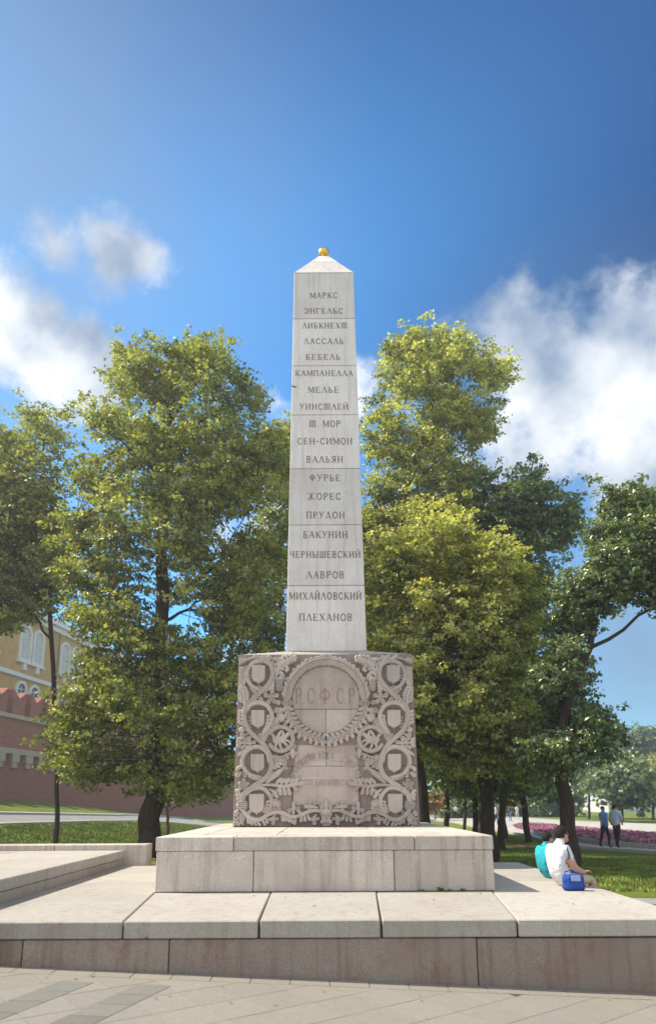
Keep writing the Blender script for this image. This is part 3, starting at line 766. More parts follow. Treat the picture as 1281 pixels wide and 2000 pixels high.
orn('scroll', [S([(527, 1486), (523, 1471), (512, 1461), (499, 1459), (485, 1465), (476, 1477), (474, 1492), (481, 1506), (491, 1514), (506, 1518)], 4.8, 3.2, .056, .35)]
    + leaf((482, 1508), (509, 1518), 7, 5, .05, .05, 1) + [S([(485, 1464), (476, 1468), (467, 1475)], 3.5, 2.2, .05)])
orn('scroll', [S([(483, 1549), (490, 1543), (501, 1539), (514, 1540), (524, 1548), (530, 1559), (530, 1573), (524, 1585)], 4.6, 3.6, .056, .35)]
    + leaf((530, 1560), (520, 1586), 8, 4, -.1, .05, 1))
for s_ in ((492, 519, 1300, 1338.5), (491, 518, 1387, 1425), (490, 517.5, 1472.5, 1511), (487, 517, 1550, 1592)): orn('shield', [shield(*s_)])
# bud and curling acanthus along the top
orn('bud', [S([(470, 1292), (478, 1290)], 5.5, 4.5, .06), S([(470, 1289), (478, 1286)], 2, 1.5, .068), S([(470, 1294), (478, 1293)], 2, 1.5, .068), S([(482, 1290), (496, 1286), (512, 1287)], 1.8, 2.4, .045)])
orn('acanthus_leaf', leaf((538, 1316), (528, 1284), 7, 3, .1, .055, -1) + leaf((538, 1316), (540, 1288), 5, 3, .0, .055) + [S([(530, 1300), (524, 1290), (515, 1283)], 3, 3.4, .055), S([(519, 1291), (509, 1288), (500, 1282)], 2.5, 3.0, .05)])
orn('acanthus_leaf', leaf((541, 1312), (574, 1288), 9, 5, -.18, .06) + [S([(541, 1312), (553, 1296), (562, 1292), (576, 1285)], 3, 3.6, .062), S([(556, 1297), (562, 1307), (560, 1311)], 2.6, 3.2, .055)])
# outer fringe of the first scroll
orn('fringe_leaf', [S([(485-3*math.sin(i*.6), 1303+i*5.2), (477, 1305+i*5.4), (471.5-.2*i, 1307+i*5.8)], 1.8, 2.6, .045, 0, 3) for i in range(6)] + [S([(480, 1326), (478, 1334), (474, 1338)], 2.4, 3, .045)])
orn('fringe_leaf', [S([(492, 1307+i*6), (488.5, 1308+i*6)], 1.4, 2.2, .035) for i in range(5)] + [S([(498+i*4, 1296), (498.5+i*4, 1298)], 1.5, 2.1, .035) for i in range(4)])
orn('oak_leaf', leaf((479, 1378), (472, 1343), 9.5, 6, .05, .05))
orn('acanthus_leaf', [S([(527, 1334+i*2), (532, 1330+i*5.4), (536-i*.6, 1327+i*6.2)], 2, 2.8, .045, 0, 3) for i in range(5)] + [S([(514, 1351), (526, 1346), (533, 1344)], 2.6, 2.8, .045)])
orn('pine_cone', [S([(547, 1330), (546, 1344)], 7.5, 6.0, .062)] + [S([(542+dx*4+(r_ % 2)*2, 1330+r_*4), (542.4+dx*4+(r_ % 2)*2, 1331.5+r_*4)], 2.0, 1.8, .078) for r_ in range(5) for dx in range(3)]
    + [S([(538.5, 1324), (539.5, 1325)], 3.4, 3.4, .06), S([(556, 1327), (557, 1328)], 3.4, 3.4, .06), S([(541, 1318), (547, 1314), (553, 1320), (548, 1325)], 3.2, 3.6, .055)])
orn('five_petal_flower', [S([(530, 1361), (530+11*math.cos(R(a)), 1361-12*math.sin(R(a)))], 2.2, 4.4, .05) for a in (80, 10, -55, -115, 170)] + [S([(530, 1361), (530.5, 1361.5)], 2.6, 2.6, .06)])
orn('round_fruit', [S([(510, 1366), (510.5, 1366.5)], 3.6, 3.6, .06), S([(515.5, 1372), (516, 1372.5)], 2.4, 2.4, .045), S([(543, 1372), (545, 1373)], 4.5, 4.5, .045)])
orn('round_fruit', [S([(549, 1402), (550, 1403)], 8.2, 8.0, .066), S([(544, 1398), (550, 1395)], 3, 3, .070), S([(540, 1392), (547, 1390), (548, 1386)], 2, 3.8, .05)])
orn('fringe_leaf', [S([(480, 1390+i*7), (474, 1391+i*7), (469, 1390+i*7)], 2.0, 3.0, .045, 0, 3) for i in range(4)] + [S([(492, 1402+i*6), (488.5, 1402+i*6)], 1.4, 2.1, .035) for i in range(4)])
orn('bud', [S([(473, 1426), (474, 1427)], 5.2, 5.2, .06), S([(474, 1432), (477, 1441)], 1.8, 2.2, .045)])
orn('trefoil_leaf', leaf((495, 1452), (468, 1451), 11, 3, 0, .055) + [S([(478, 1447), (475, 1436)], 2.5, 4.2, .055), S([(484, 1447), (489, 1441)], 2.5, 4.0, .055), S([(497, 1450), (498, 1450.5)], 3.4, 3.4, .06), S([(480, 1456), (484, 1463)], 3, 4.2, .055)])
orn('acanthus_leaf', [S([(516, 1449), (508+i*4.5, 1434+abs(i-1.4)*1.5)], 1.6, 2.8, .045) for i in range(4)])
# medallion with a winged griffin
RC = (549, 1444)
orn('medallion_ring', [('s', [np.array([RC[0]+23.5*math.cos(R(a)), RC[1]+23.5*math.sin(R(a))]) for a in range(-150, 151, 5)], 4.6, 4.6, .065, .4, 0)]
    + [S([(RC[0]+27*math.cos(R(a)), RC[1]+27*math.sin(R(a))), (RC[0]+30*math.cos(R(a-10)), RC[1]+30*math.sin(R(a-10)))], 2, 3, .05) for a in (-130, -100, -65, -40)]
    + leaf((528, 1476), (562, 1474), 9, 5, .12, .055, 1))
orn('griffin', [S([(540, 1449), (548, 1446), (555, 1447)], 5.5, 5.0, .05), S([(541, 1446), (545, 1436), (549, 1429)], 3.4, 2.2, .060), S([(547, 1445), (554, 1437), (552, 1429)], 3.8, 2.6, .056),
     S([(555, 1444), (560, 1437), (563, 1434)], 3.2, 3.4, .055), S([(563, 1434), (566, 1436)], 2.4, 1.6, .055), S([(540, 1451), (535, 1447), (536, 1440), (533, 1436)], 1.8, 2.6, .045),
     S([(541, 1452), (538, 1459), (541, 1463)], 2.4, 2.2, .048), S([(547, 1452), (548, 1459), (551, 1463)], 2.2, 2, .045), S([(554, 1450), (560, 1455), (563, 1460)], 2.2, 2, .045), S([(556, 1446), (563, 1447), (566, 1451)], 2, 1.8, .045)])
orn('acorn', [S([(571, 1466), (572, 1478)], 4.6, 3.0, .05), S([(567, 1472), (577, 1472)], 3.2, 3.2, .045), S([(573, 1460), (576, 1457)], 2.2, 2.4, .04)])
orn('bud', [S([(538, 1477), (539, 1478)], 3.8, 3.8, .045), S([(538, 1486), (536, 1493)], 3.4, 3.0, .04), S([(556, 1488), (556, 1499)], 4.5, 3.2, .042), S([(551, 1501), (561, 1501)], 2.2, 2.2, .045)])
# lower leaves
orn('curled_leaf', [S([(520+i*4.6, 1531-i*3.2), (526+i*4.4, 1523-i*3.4), (528+i*4.4, 1515-i*2.2)], 2.0, 3.2, .05, 0, 3) for i in range(6)])
orn('acanthus_leaf', [S([(505, 1534), (530, 1533), (555, 1536), (575, 1532), (590, 1530)], 2.2, 4.2, .055, .2)]
    + [S([(540+i*9, 1534), (543+i*9, 1527), (549+i*9-i, 1523+(i % 2))], 2.4, 3.6, .052, 0, 3) for i in range(5)] + [S([(545+i*9, 1536), (548+i*8, 1543), (548+i*9, 1550)], 2.4, 3.4, .052, 0, 3) for i in range(3)]
    + [S([(572, 1534), (579, 1542)], 2.4, 3.6, .05)])
orn('trefoil_leaf', [S([(528, 1542), (537, 1548), (541, 1556)], 2.2, 4.2, .05), S([(537, 1548), (543, 1544)], 2.5, 3.6, .05), S([(536, 1549), (532, 1554)], 2.5, 3.2, .05)])
orn('carved_fruit', [S([(538, 1567), (542, 1570)], 7, 6.5, .048), S([(535, 1562), (545, 1565)], 2, 2, .056), S([(535, 1573), (545, 1574)], 2, 2, .052)])
orn('five_petal_flower', [S([(477, 1533), (477+7.5*math.cos(R(a)), 1533-8.5*math.sin(R(a)))], 2.2, 4.0, .05) for a in (90, 15, -50, -135, 165)] + [S([(477, 1533), (477.5, 1533)], 2.4, 2.4, .06), S([(477, 1540), (475, 1549)], 1.4, 1.8, .04)])
orn('fringe_leaf', [S([(473, 1560), (468, 1546+i*5), (464+i, 1545+i*8)], 1.8, 3.2, .045) for i in range(3)] + [S([(472, 1498), (467, 1500), (463, 1504)], 3, 4, .045), S([(465, 1514), (470, 1510)], 4.5, 3.5, .045), S([(478, 1506), (479, 1516)], 3, 3, .04)])
orn('binding', [S([(467, 1567.5+i*3.8), (481, 1567.0+i*3.8)], 2.2, 2.2, .070) for i in range(4)] + [S([(470, 1572), (478, 1573)], 7, 7, .05)])
orn('palmette', leaf((476, 1610), (461, 1589), 9, 3, 0, .05) + [S([(466, 1606), (459, 1609)], 2.6, 3.6, .05), S([(470, 1608), (467, 1612)], 2, 3, .05), S([(474, 1606), (475, 1594)], 2.4, 3.6, .05)])
FOOT = [(474, 1581), (479, 1588), (487, 1596), (499, 1601), (512, 1599), (524, 1591), (540, 1586), (555, 1588.5), (569, 1595), (583, 1594), (596, 1588), (612, 1583), (626, 1584)]
orn('foot_garland', [S(FOOT, 4.6, 3.2, .055, .35)] + [S([(x, y), (x+dx*.5, y+7), (x+dx, y+12)], 1.8, 2.9, .05, 0, 3) for x, y, dx in
    ((484, 1594, 2), (490, 1597, 3), (497, 1600, 4), (503, 1599, 5), (512, 1598, 6), (519, 1594, 4), (551, 1590, 2), (556, 1590, 3), (562, 1592, 4), (568, 1594, 4), (578, 1596, -2), (590, 1591, -2), (595, 1590, 1), (600, 1588, 4))]
    + [S([(485, 1592), (488, 1585)], 2, 3.2, .05), S([(583, 1593), (586, 1587), (582, 1583)], 1.8, 2.6, .045)])
for cxx in (534, 614): orn('trefoil_leaf', [S([(cxx, 1597), (cxx, 1608)], 3, 3.4, .05), S([(cxx, 1600), (cxx-7, 1600)], 2.5, 3.0, .05), S([(cxx, 1600), (cxx+7, 1599)], 2.5, 3.0, .05), S([(cxx-1, 1597), (cxx+3, 1592)], 1.6, 2, .045)])
orn('fleuron', [S([(573, 1590), (574, 1578), (574, 1569)], 2.4, 3.2, .045), S([(574, 1580), (565, 1583)], 2, 3, .045), S([(574, 1580), (583, 1578)], 2, 3, .045), S([(581, 1571), (581.5, 1571)], 2.4, 2.4, .045), S([(564, 1591), (566, 1586)], 2, 2.5, .04)])
orn('fleuron', [S([(620, 1578), (612, 1576), (598, 1575)], 1.8, 3.4, .045), S([(607, 1576), (605, 1568)], 2, 3.2, .045), S([(607, 1576), (604, 1582)], 2, 3, .045), S([(613, 1575), (614, 1570)], 1.8, 2.6, .045)])
orn('acanthus_leaf', leaf((508, 1352), (497, 1371), 6, 4, .1, .045) + [S([(518, 1349), (519, 1356)], 2, 3, .045)])
orn('acanthus_leaf', leaf((541, 1404), (533, 1421), 7, 4, -.15, .05) + [S([(533, 1394), (541, 1386)], 2, 3.4, .05), S([(534, 1401), (541, 1409)], 2, 3.2, .05)])
orn('acanthus_leaf', leaf((484, 1430), (476, 1413), 5, 3, .1, .045, -1) + [S([(486, 1433), (479, 1436)], 2, 3, .045)])
orn('acanthus_leaf', leaf((530, 1499), (548, 1489), 5, 3, .1, .045) + [S([(533, 1483), (541, 1479)], 2, 3, .045)])
orn('acanthus_leaf', leaf((528, 1588), (545, 1577), 5, 3, -.1, .045))
for nm_, pr in ORN:
    relief(nm_, pr); relief(nm_, pr, mirror=True)
# wreath of oak and laurel leaves round the disc
WC = (636.5, 1367)
def wr(a, r_): return (WC[0]+r_*math.cos(R(a)), WC[1]-r_*math.sin(R(a)))
for mir in (False, True):
    seg1 = []; seg2 = []
    for k in range(13):                                          # upper half: overlapping laurel leaves
        a = 97+k*7.0; e = 1.2*math.sin(k*2.1)
        seg1 += [S([wr(a, 75), wr(a-5, 80), wr(a-9, 83+e)], 2.4, 3.0, .082), S([wr(a, 75), wr(a-5, 71.5), wr(a-9, 70.5-e*.4)], 2.4, 2.8, .062), S([wr(a+1, 76), wr(a-8, 76)], 2.8, 2.6, .098)]
    relief('laurel_branch', seg1, mir)
    for k in range(10):                                          # lower half: lobed oak leaves
        a = 189+k*8.0; e = 1.5*math.sin(k*1.7)
        seg2 += [S([wr(a, 77), wr(a+4, 83), wr(a+5, 88+e)], 2.0, 3.4, .056), S([wr(a+2, 76), wr(a+6, 71), wr(a+7, 69.5-e*.4)], 2.0, 3.2, .056), S([wr(a+3, 77), wr(a+8, 82+e)], 1.8, 2.8, .06), S([wr(a-2, 77), wr(a+6, 76)], 2.4, 2.6, .068)]
    relief('oak_branch', seg2, mir)
    relief('wreath_rosette', [S([(561, 1374), (561+6*math.cos(R(a)), 1374+6*math.sin(R(a)))], 2, 4, .055) for a in range(0, 360, 60)] + [S([(561, 1374), (561.5, 1374)], 2.4, 2.4, .07)], mir)
    relief('wreath_knot', [S([(560, 1336), (555, 1348), (562, 1358), (568, 1352)], 3.2, 4.4, .055), S([(566, 1340), (568, 1349)], 3, 3.4, .05)], mir)
relief('wreath_flower', [S([(638, 1284), (638+8*math.cos(R(a)), 1284+7*math.sin(R(a)))], 2.6, 4.6, .075) for a in range(18, 378, 72)] + [S([(638, 1284), (638.5, 1284)], 2.8, 2.8, .095)])
# pale field of the disc and the panel below it, cut by the joints
def disc(a0, a1, close): return [('p', [(WC[0]+66*math.cos(R(a)), WC[1]-66*math.sin(R(a))) for a in np.linspace(a0, a1, 26)]+close, .008, 1.2)]
relief('disc_field', disc(-15.85, 195.85, []), res=.45, m=M_PANEL)
relief('disc_field', disc(196.6, 269.7, [(WC[0]-.35, 1385.9)]), res=.45, m=M_PANEL); relief('disc_field', disc(270.3, 343.4, [(WC[0]+.35, 1385.9)]), res=.45, m=M_PANEL)
relief('plain_panel', [('p', [(582, 1455), (636.6, 1455), (636.6, 1496.2), (576, 1496.2), (576, 1482)], .004, 1.5)], res=.45, m=M_PANEL)
relief('plain_panel', [('p', [(637.3, 1455), (692, 1455), (698, 1482), (698, 1496.2), (637.3, 1496.2)], .004, 1.5)], res=.45, m=M_PANEL)
relief('plain_panel', [('p', [(573, 1496.9), (701, 1496.9), (701, 1572), (573, 1572)], .004, 1.5)], res=.45, m=M_PANEL)
# mask at the foot
relief('mask', [S([(637, 1588), (637, 1600)], 10, 8, .055), S([(628, 1580), (626, 1574)], 2.6, 1.6, .05), S([(646, 1580), (648, 1574)], 2.6, 1.6, .05), S([(637, 1584), (637, 1575), (637, 1566)], 2.6, 3.8, .055),
     S([(631, 1570), (630, 1575)], 2.6, 3.2, .05), S([(643, 1570), (644, 1575)], 2.6, 3.2, .05), S([(628, 1590), (634, 1590)], 2.4, 2.4, .070), S([(640, 1590), (646, 1590)], 2.4, 2.4, .070), S([(637, 1592), (637, 1600)], 1.8, 3.4, .080),
     S([(629, 1605), (633, 1602), (637, 1604)], 3.4, 3.0, .066), S([(637, 1604), (641, 1602), (645, 1605)], 3.0, 3.4, .066), S([(633, 1610), (641, 1610)], 3, 3, .05)])
# ribbon under the wreath, in five flat lengths, with its motto
rib = {'L2': [(571, 1502), (563, 1512), (577, 1521), (603, 1483), (593, 1478)], 'L1': [(593, 1477), (603, 1483), (634, 1483), (634, 1466), (620, 1466)],
       'C': [(592, 1518), (681, 1518), (681, 1537), (592, 1537)]}
relief('ribbon', [('p', [(566, 1516), (578, 1524), (606, 1488), (634, 1485), (634, 1466), (603, 1471), (585, 1484)], .010, .8)])
relief('ribbon', [('p', [(707, 1516), (695, 1524), (667, 1488), (640, 1485), (640, 1466), (670, 1471), (688, 1484)], .010, .8)])
relief('ribbon', [('p', [(590, 1517), (683, 1517), (683, 1538), (590, 1538)], .010, .8)])
class PxPlace:
    aspect = 1
    def __init__(s, P, W, hh, base=.0185):                        # P: baseline curve in pixels, hh: letter height in pixels
        s.P = [np.array(p, float) for p in P]; L_ = [0]
        for a, b in zip(s.P[:-1], s.P[1:]): L_.append(L_[-1]+np.hypot(*(b-a)))
        s.L = L_; s.h = hh; s.kx = L_[-1]/W/hh; s.base = base
    def __call__(s, u, v, d):
        q = min(max(u, 0), 1)*s.L[-1]; i = max(k for k in range(len(s.L)-1) if s.L[k] <= q+1e-9)
        t = (q-s.L[i])/(s.L[i+1]-s.L[i]); a, b = s.P[i], s.P[i+1]; p = a+(b-a)*t; e = (b-a)/np.hypot(*(b-a))
        p = p+np.array([e[1], -e[0]])*v*s.h
        w_ = B(p[0], p[1], YB); w_.y -= (s.base+d if d > 0 else .004); return w_
letters('carved_letter', 'ПРОЛЕТАРИИ', PxPlace([(572, 1521), (583, 1506), (595, 1494), (606, 1486), (617, 1483)], text_strokes('ПРОЛЕТАРИИ')[1], 13), mon, M_CARVED, .8, .003)
letters('carved_letter', 'ВСЕХ', PxPlace([(622, 1482), (633, 1481), (652, 1482)], text_strokes('ВСЕХ')[1], 12), mon, M_CARVED, .8, .003)
letters('carved_letter', 'СТРАН', PxPlace([(664, 1486), (676, 1494), (688, 1507), (699, 1521)], text_strokes('СТРАН')[1], 13), mon, M_CARVED, .8, .003)
letters('carved_letter', 'СОЕДИНЯЙТЕСЬ', PxPlace([(593, 1535), (680, 1535)], text_strokes('СОЕДИНЯЙТЕСЬ')[1], 13), mon, M_CARVED, .8, .003)

# ------------------------------------------------------------------ left terrace beside the platform
ter = thing('stone_terrace', 'low granite terrace with a raised back edge, left of the monument platform', 'terrace', (-6, 10, .3))
YT1 = YSB+.02
MB().box(-14, -3.78, 4.6, YT1-.35, -.4, .80).build('terrace_core', M_CORE, ter)
y = 4.5
while y < YT1-.4:
    y2 = min(y+1.55, YT1-.34)
    x = -3.745
    while x > -13:
        stone('terrace_slab', ter, x-1.9, x-.006, y+.004, y2-.003, .70, .845-random.uniform(0, .003), M_CAP, .01); x -= 1.906
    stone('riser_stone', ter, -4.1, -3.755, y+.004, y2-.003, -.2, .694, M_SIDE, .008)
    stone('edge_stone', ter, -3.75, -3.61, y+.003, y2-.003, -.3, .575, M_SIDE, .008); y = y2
x = -3.34
for k in range(6):
    stone('parapet_stone', ter, x-1.7, x-.006, YT1-.33, YT1+.12, -.4, .945, M_PED, .01); x -= 1.706

# weeds in the joints
def tuft(name, p, r, n, h, label, mtl=None):
    mb = MB()
    for k in range(n):
        a = random.uniform(0, 6.28); l = random.uniform(.4, 1)*h; b = Vector(p)+Vector((random.uniform(-r, r), random.uniform(-r*.3, r*.3), 0)); d = Vector((math.cos(a), math.sin(a), 0))
        w_ = Vector((-d.y, d.x, 0))*h*.16; m_ = b+d*l*.4+Vector((0, 0, l*.7)); t_ = b+d*l*.9+Vector((0, 0, l*.9))
        mb.add([b, m_-w_, t_, m_+w_], [(0, 1, 2), (0, 2, 3)])
    o = mb.build(name, mtl or M_MOSS); o['label'] = label; o['category'] = 'weed'; o['group'] = 'weeds in the granite joints'; return o
for px, h, n, lb in ((823, .035, 10, 'tiny green weed under the right end of the pedestal, leftmost of four'), (863, .06, 22, 'largest green weed at the foot of the pedestal'),
                  (880, .035, 10, 'tiny green weed at the pedestal foot, right beside the largest one'), (908, .045, 14, 'small green weed at the pedestal foot, rightmost of four')):
    p = BZ(px, 1742, ZS+.004); p.y = YP-.02; tuft('weed', p, .03, n, h, lb)
p = B(286, 1834, YF-.03); tuft('weed', p, .012, 12, .028, 'tiny green weed in the joint under the top slab, left of the pedestal')

# ------------------------------------------------------------------ paths, avenue, flower bed
def gp(L_): return [G(*p)[:2] for p in L_]
garden_path = sheet('garden_path', gp([(-60, 1590), (0, 1590), (100, 1592), (230, 1594), (320, 1596), (362, 1600), (400, 1606), (440, 1609), (470, 1611), (470, 1617), (430, 1614), (380, 1610), (340, 1606), (270, 1602), (180, 1603), (90, 1606), (0, 1611), (-60, 1614)]), M_PATH, .02, 2, kind='structure')
kerb('kerb_stone', gp([(-60, 1589.5), (100, 1591.5), (230, 1593.5), (320, 1595.5), (362, 1599.5), (400, 1605.5), (440, 1608.5), (470, 1610)]), .2, .12, M_KERB, garden_path)
kerb('kerb_stone', gp([(470, 1618), (430, 1615), (380, 1611), (340, 1607), (270, 1603), (180, 1604), (90, 1607), (-60, 1615)]), .15, .06, M_KERB, garden_path)
AV = [(780, 1593), (900, 1592.5), (1010, 1596), (1100, 1602), (1290, 1610), (1420, 1616), (1420, 1690), (1290, 1668), (1100, 1655), (1035, 1634), (990, 1626), (930, 1616), (885, 1606), (835, 1601), (780, 1598)]
avenue = sheet('avenue', gp(AV), M_AVENUE, .02, 3, kind='structure')
kerb('kerb_stone', gp([(835, 1602), (885, 1607), (930, 1617), (990, 1627), (1035, 1635), (1100, 1656), (1290, 1669)]), .25, .13, M_KERB, avenue)
cp = sheet('cross_path', gp([(960, 1652), (1060, 1662), (1120, 1669), (1120, 1675), (1060, 1668), (960, 1657)]), M_PATH, .02, 2, kind='structure')
kerb('kerb_stone', gp([(960, 1651), (1060, 1661), (1120, 1668)]), .12, .12, plain('old_brick', (.20, .11, .085), .9, .3, 8), cp)
# flower bed
bedp = gp([(1001, 1618), (1025, 1613), (1085, 1618), (1180, 1628), (1290, 1638), (1290, 1660), (1180, 1652), (1120, 1643), (1060, 1634), (1010, 1625)])
bed = sheet('flower_bed', bedp, plain('bed_soil', (.06, .045, .03), .95, .3), .06, 1.5)
bed['label'] = 'long flower bed of pink and purple blossoms with a pale kerb beside the avenue'; bed['category'] = 'flower bed'
kerb('bed_kerb', bedp+[bedp[0]], .22, .22, M_KERB, bed)
def inpoly(P, x, y):
    P = np.array(P); ins = np.zeros(np.shape(x), bool); n = len(P)
    for i in range(n):
        a, b = P[i], P[(i+1) % n]; c = (a[1] > y) != (b[1] > y)
        with np.errstate(divide='ignore', invalid='ignore'): xi = (b[0]-a[0])*(y-a[1])/(b[1]-a[1])+a[0]
        ins ^= c & (x < xi)
    return ins
def quads(C, Nn, size, asp=1., fold=.18, rg=rng):
    """leaf-shaped quads at centres C with normals Nn: (V, faces)"""
    n = len(C); a = rg.normal(size=(n, 3)); u = np.cross(Nn, a); u /= np.linalg.norm(u, axis=1)[:, None]+1e-9; v = np.cross(Nn, u)
    s = size[:, None]
    V_ = np.empty((n, 4, 3)); V_[:, 0] = C-u*s*.6; V_[:, 1] = C-v*s*.42*asp+Nn*s*fold; V_[:, 2] = C+u*s*.6; V_[:, 3] = C+v*s*.42*asp+Nn*s*fold
    k = np.arange(n)[:, None]*4
    return V_.reshape(-1, 3), np.concatenate([k+[[0, 1, 2]], k+[[0, 2, 3]]], 0)
bx0, by0 = np.min(np.array(bedp), 0); bx1, by1 = np.max(np.array(bedp), 0)
P_ = rng.uniform([bx0, by0], [bx1, by1], (60000, 2)); P_ = P_[inpoly(bedp, P_[:, 0], P_[:, 1])][:14000]
zz = np.array([ground_z(a, b) for a, b in P_])+rng.uniform(.1, .34, len(P_)); C_ = np.column_stack([P_, zz])
nn = rng.normal(size=C_.shape)*.5+[0, -.5, .9]; nn /= np.linalg.norm(nn, axis=1)[:, None]
fm = bpy.data.materials.new('blossom'); fm.use_nodes = True
at = nd(fm, 'ShaderNodeAttribute', attribute_name='tint'); rr = ramp(fm, at.outputs['Fac'], [(0, (.05, .09, .02)), (.28, (.06, .10, .025)), (.32, (.50, .20, .30)), (.6, (.30, .09, .20)), (.8, (.6, .2, .32)), (1, (.35, .03, .10))])
fm.node_tree.nodes['Principled BSDF'].inputs['Roughness'].default_value = .8; lk(fm, rr, fm.node_tree.nodes['Principled BSDF'].inputs['Base Color'])
V_, F_ = quads(C_, nn, rng.uniform(.09, .16, len(C_)))
np_mesh('blossoms', V_, F_, fm, bed, attr=np.repeat(rng.uniform(0, 1, len(C_)), 4), kind='stuff')

# grass blades on the nearer lawns
def grass(n, polypx, name, label, hmin=.05, hmax=.11):
    P = gp(polypx); a0 = np.min(np.array(P), 0); a1 = np.max(np.array(P), 0)
    q = rng.uniform(a0, a1, (n*4, 2)); q = q[inpoly(P, q[:, 0], q[:, 1])][:n]
    z = np.array([ground_z(a, b) for a, b in q]); th = rng.uniform(0, 6.28, len(q)); h = rng.uniform(hmin, hmax, len(q)); w_ = .012+.0006*q[:, 1]
    d = np.column_stack([np.cos(th), np.sin(th)]); lean = rng.uniform(.1, .7, len(q))*h
    V_ = np.empty((len(q), 3, 3)); V_[:, 0, :2] = q-d*w_[:, None]; V_[:, 1, :2] = q+d*w_[:, None]; V_[:, 0, 2] = V_[:, 1, 2] = z-.01
    V_[:, 2, :2] = q+np.column_stack([-d[:, 1], d[:, 0]])*lean[:, None]; V_[:, 2, 2] = z+h
    k = np.arange(len(q))[:, None]*3
    o = np_mesh(name, V_.reshape(-1, 3), k+[[0, 1, 2]], M_GRASS, kind='stuff'); o['label'] = label; o['category'] = 'grass'
grass(60000, [(-60, 1612), (0, 1614), (180, 1607), (340, 1608), (470, 1618), (470, 1672), (-60, 1650)], 'grass', 'short sunlit grass of the left lawn behind the terrace')
grass(80000, [(930, 1630), (1020, 1640), (1110, 1672), (1400, 1685), (1400, 1745), (1180, 1741), (980, 1700), (930, 1680)], 'grass', 'short grass with tree shade on the right lawn')

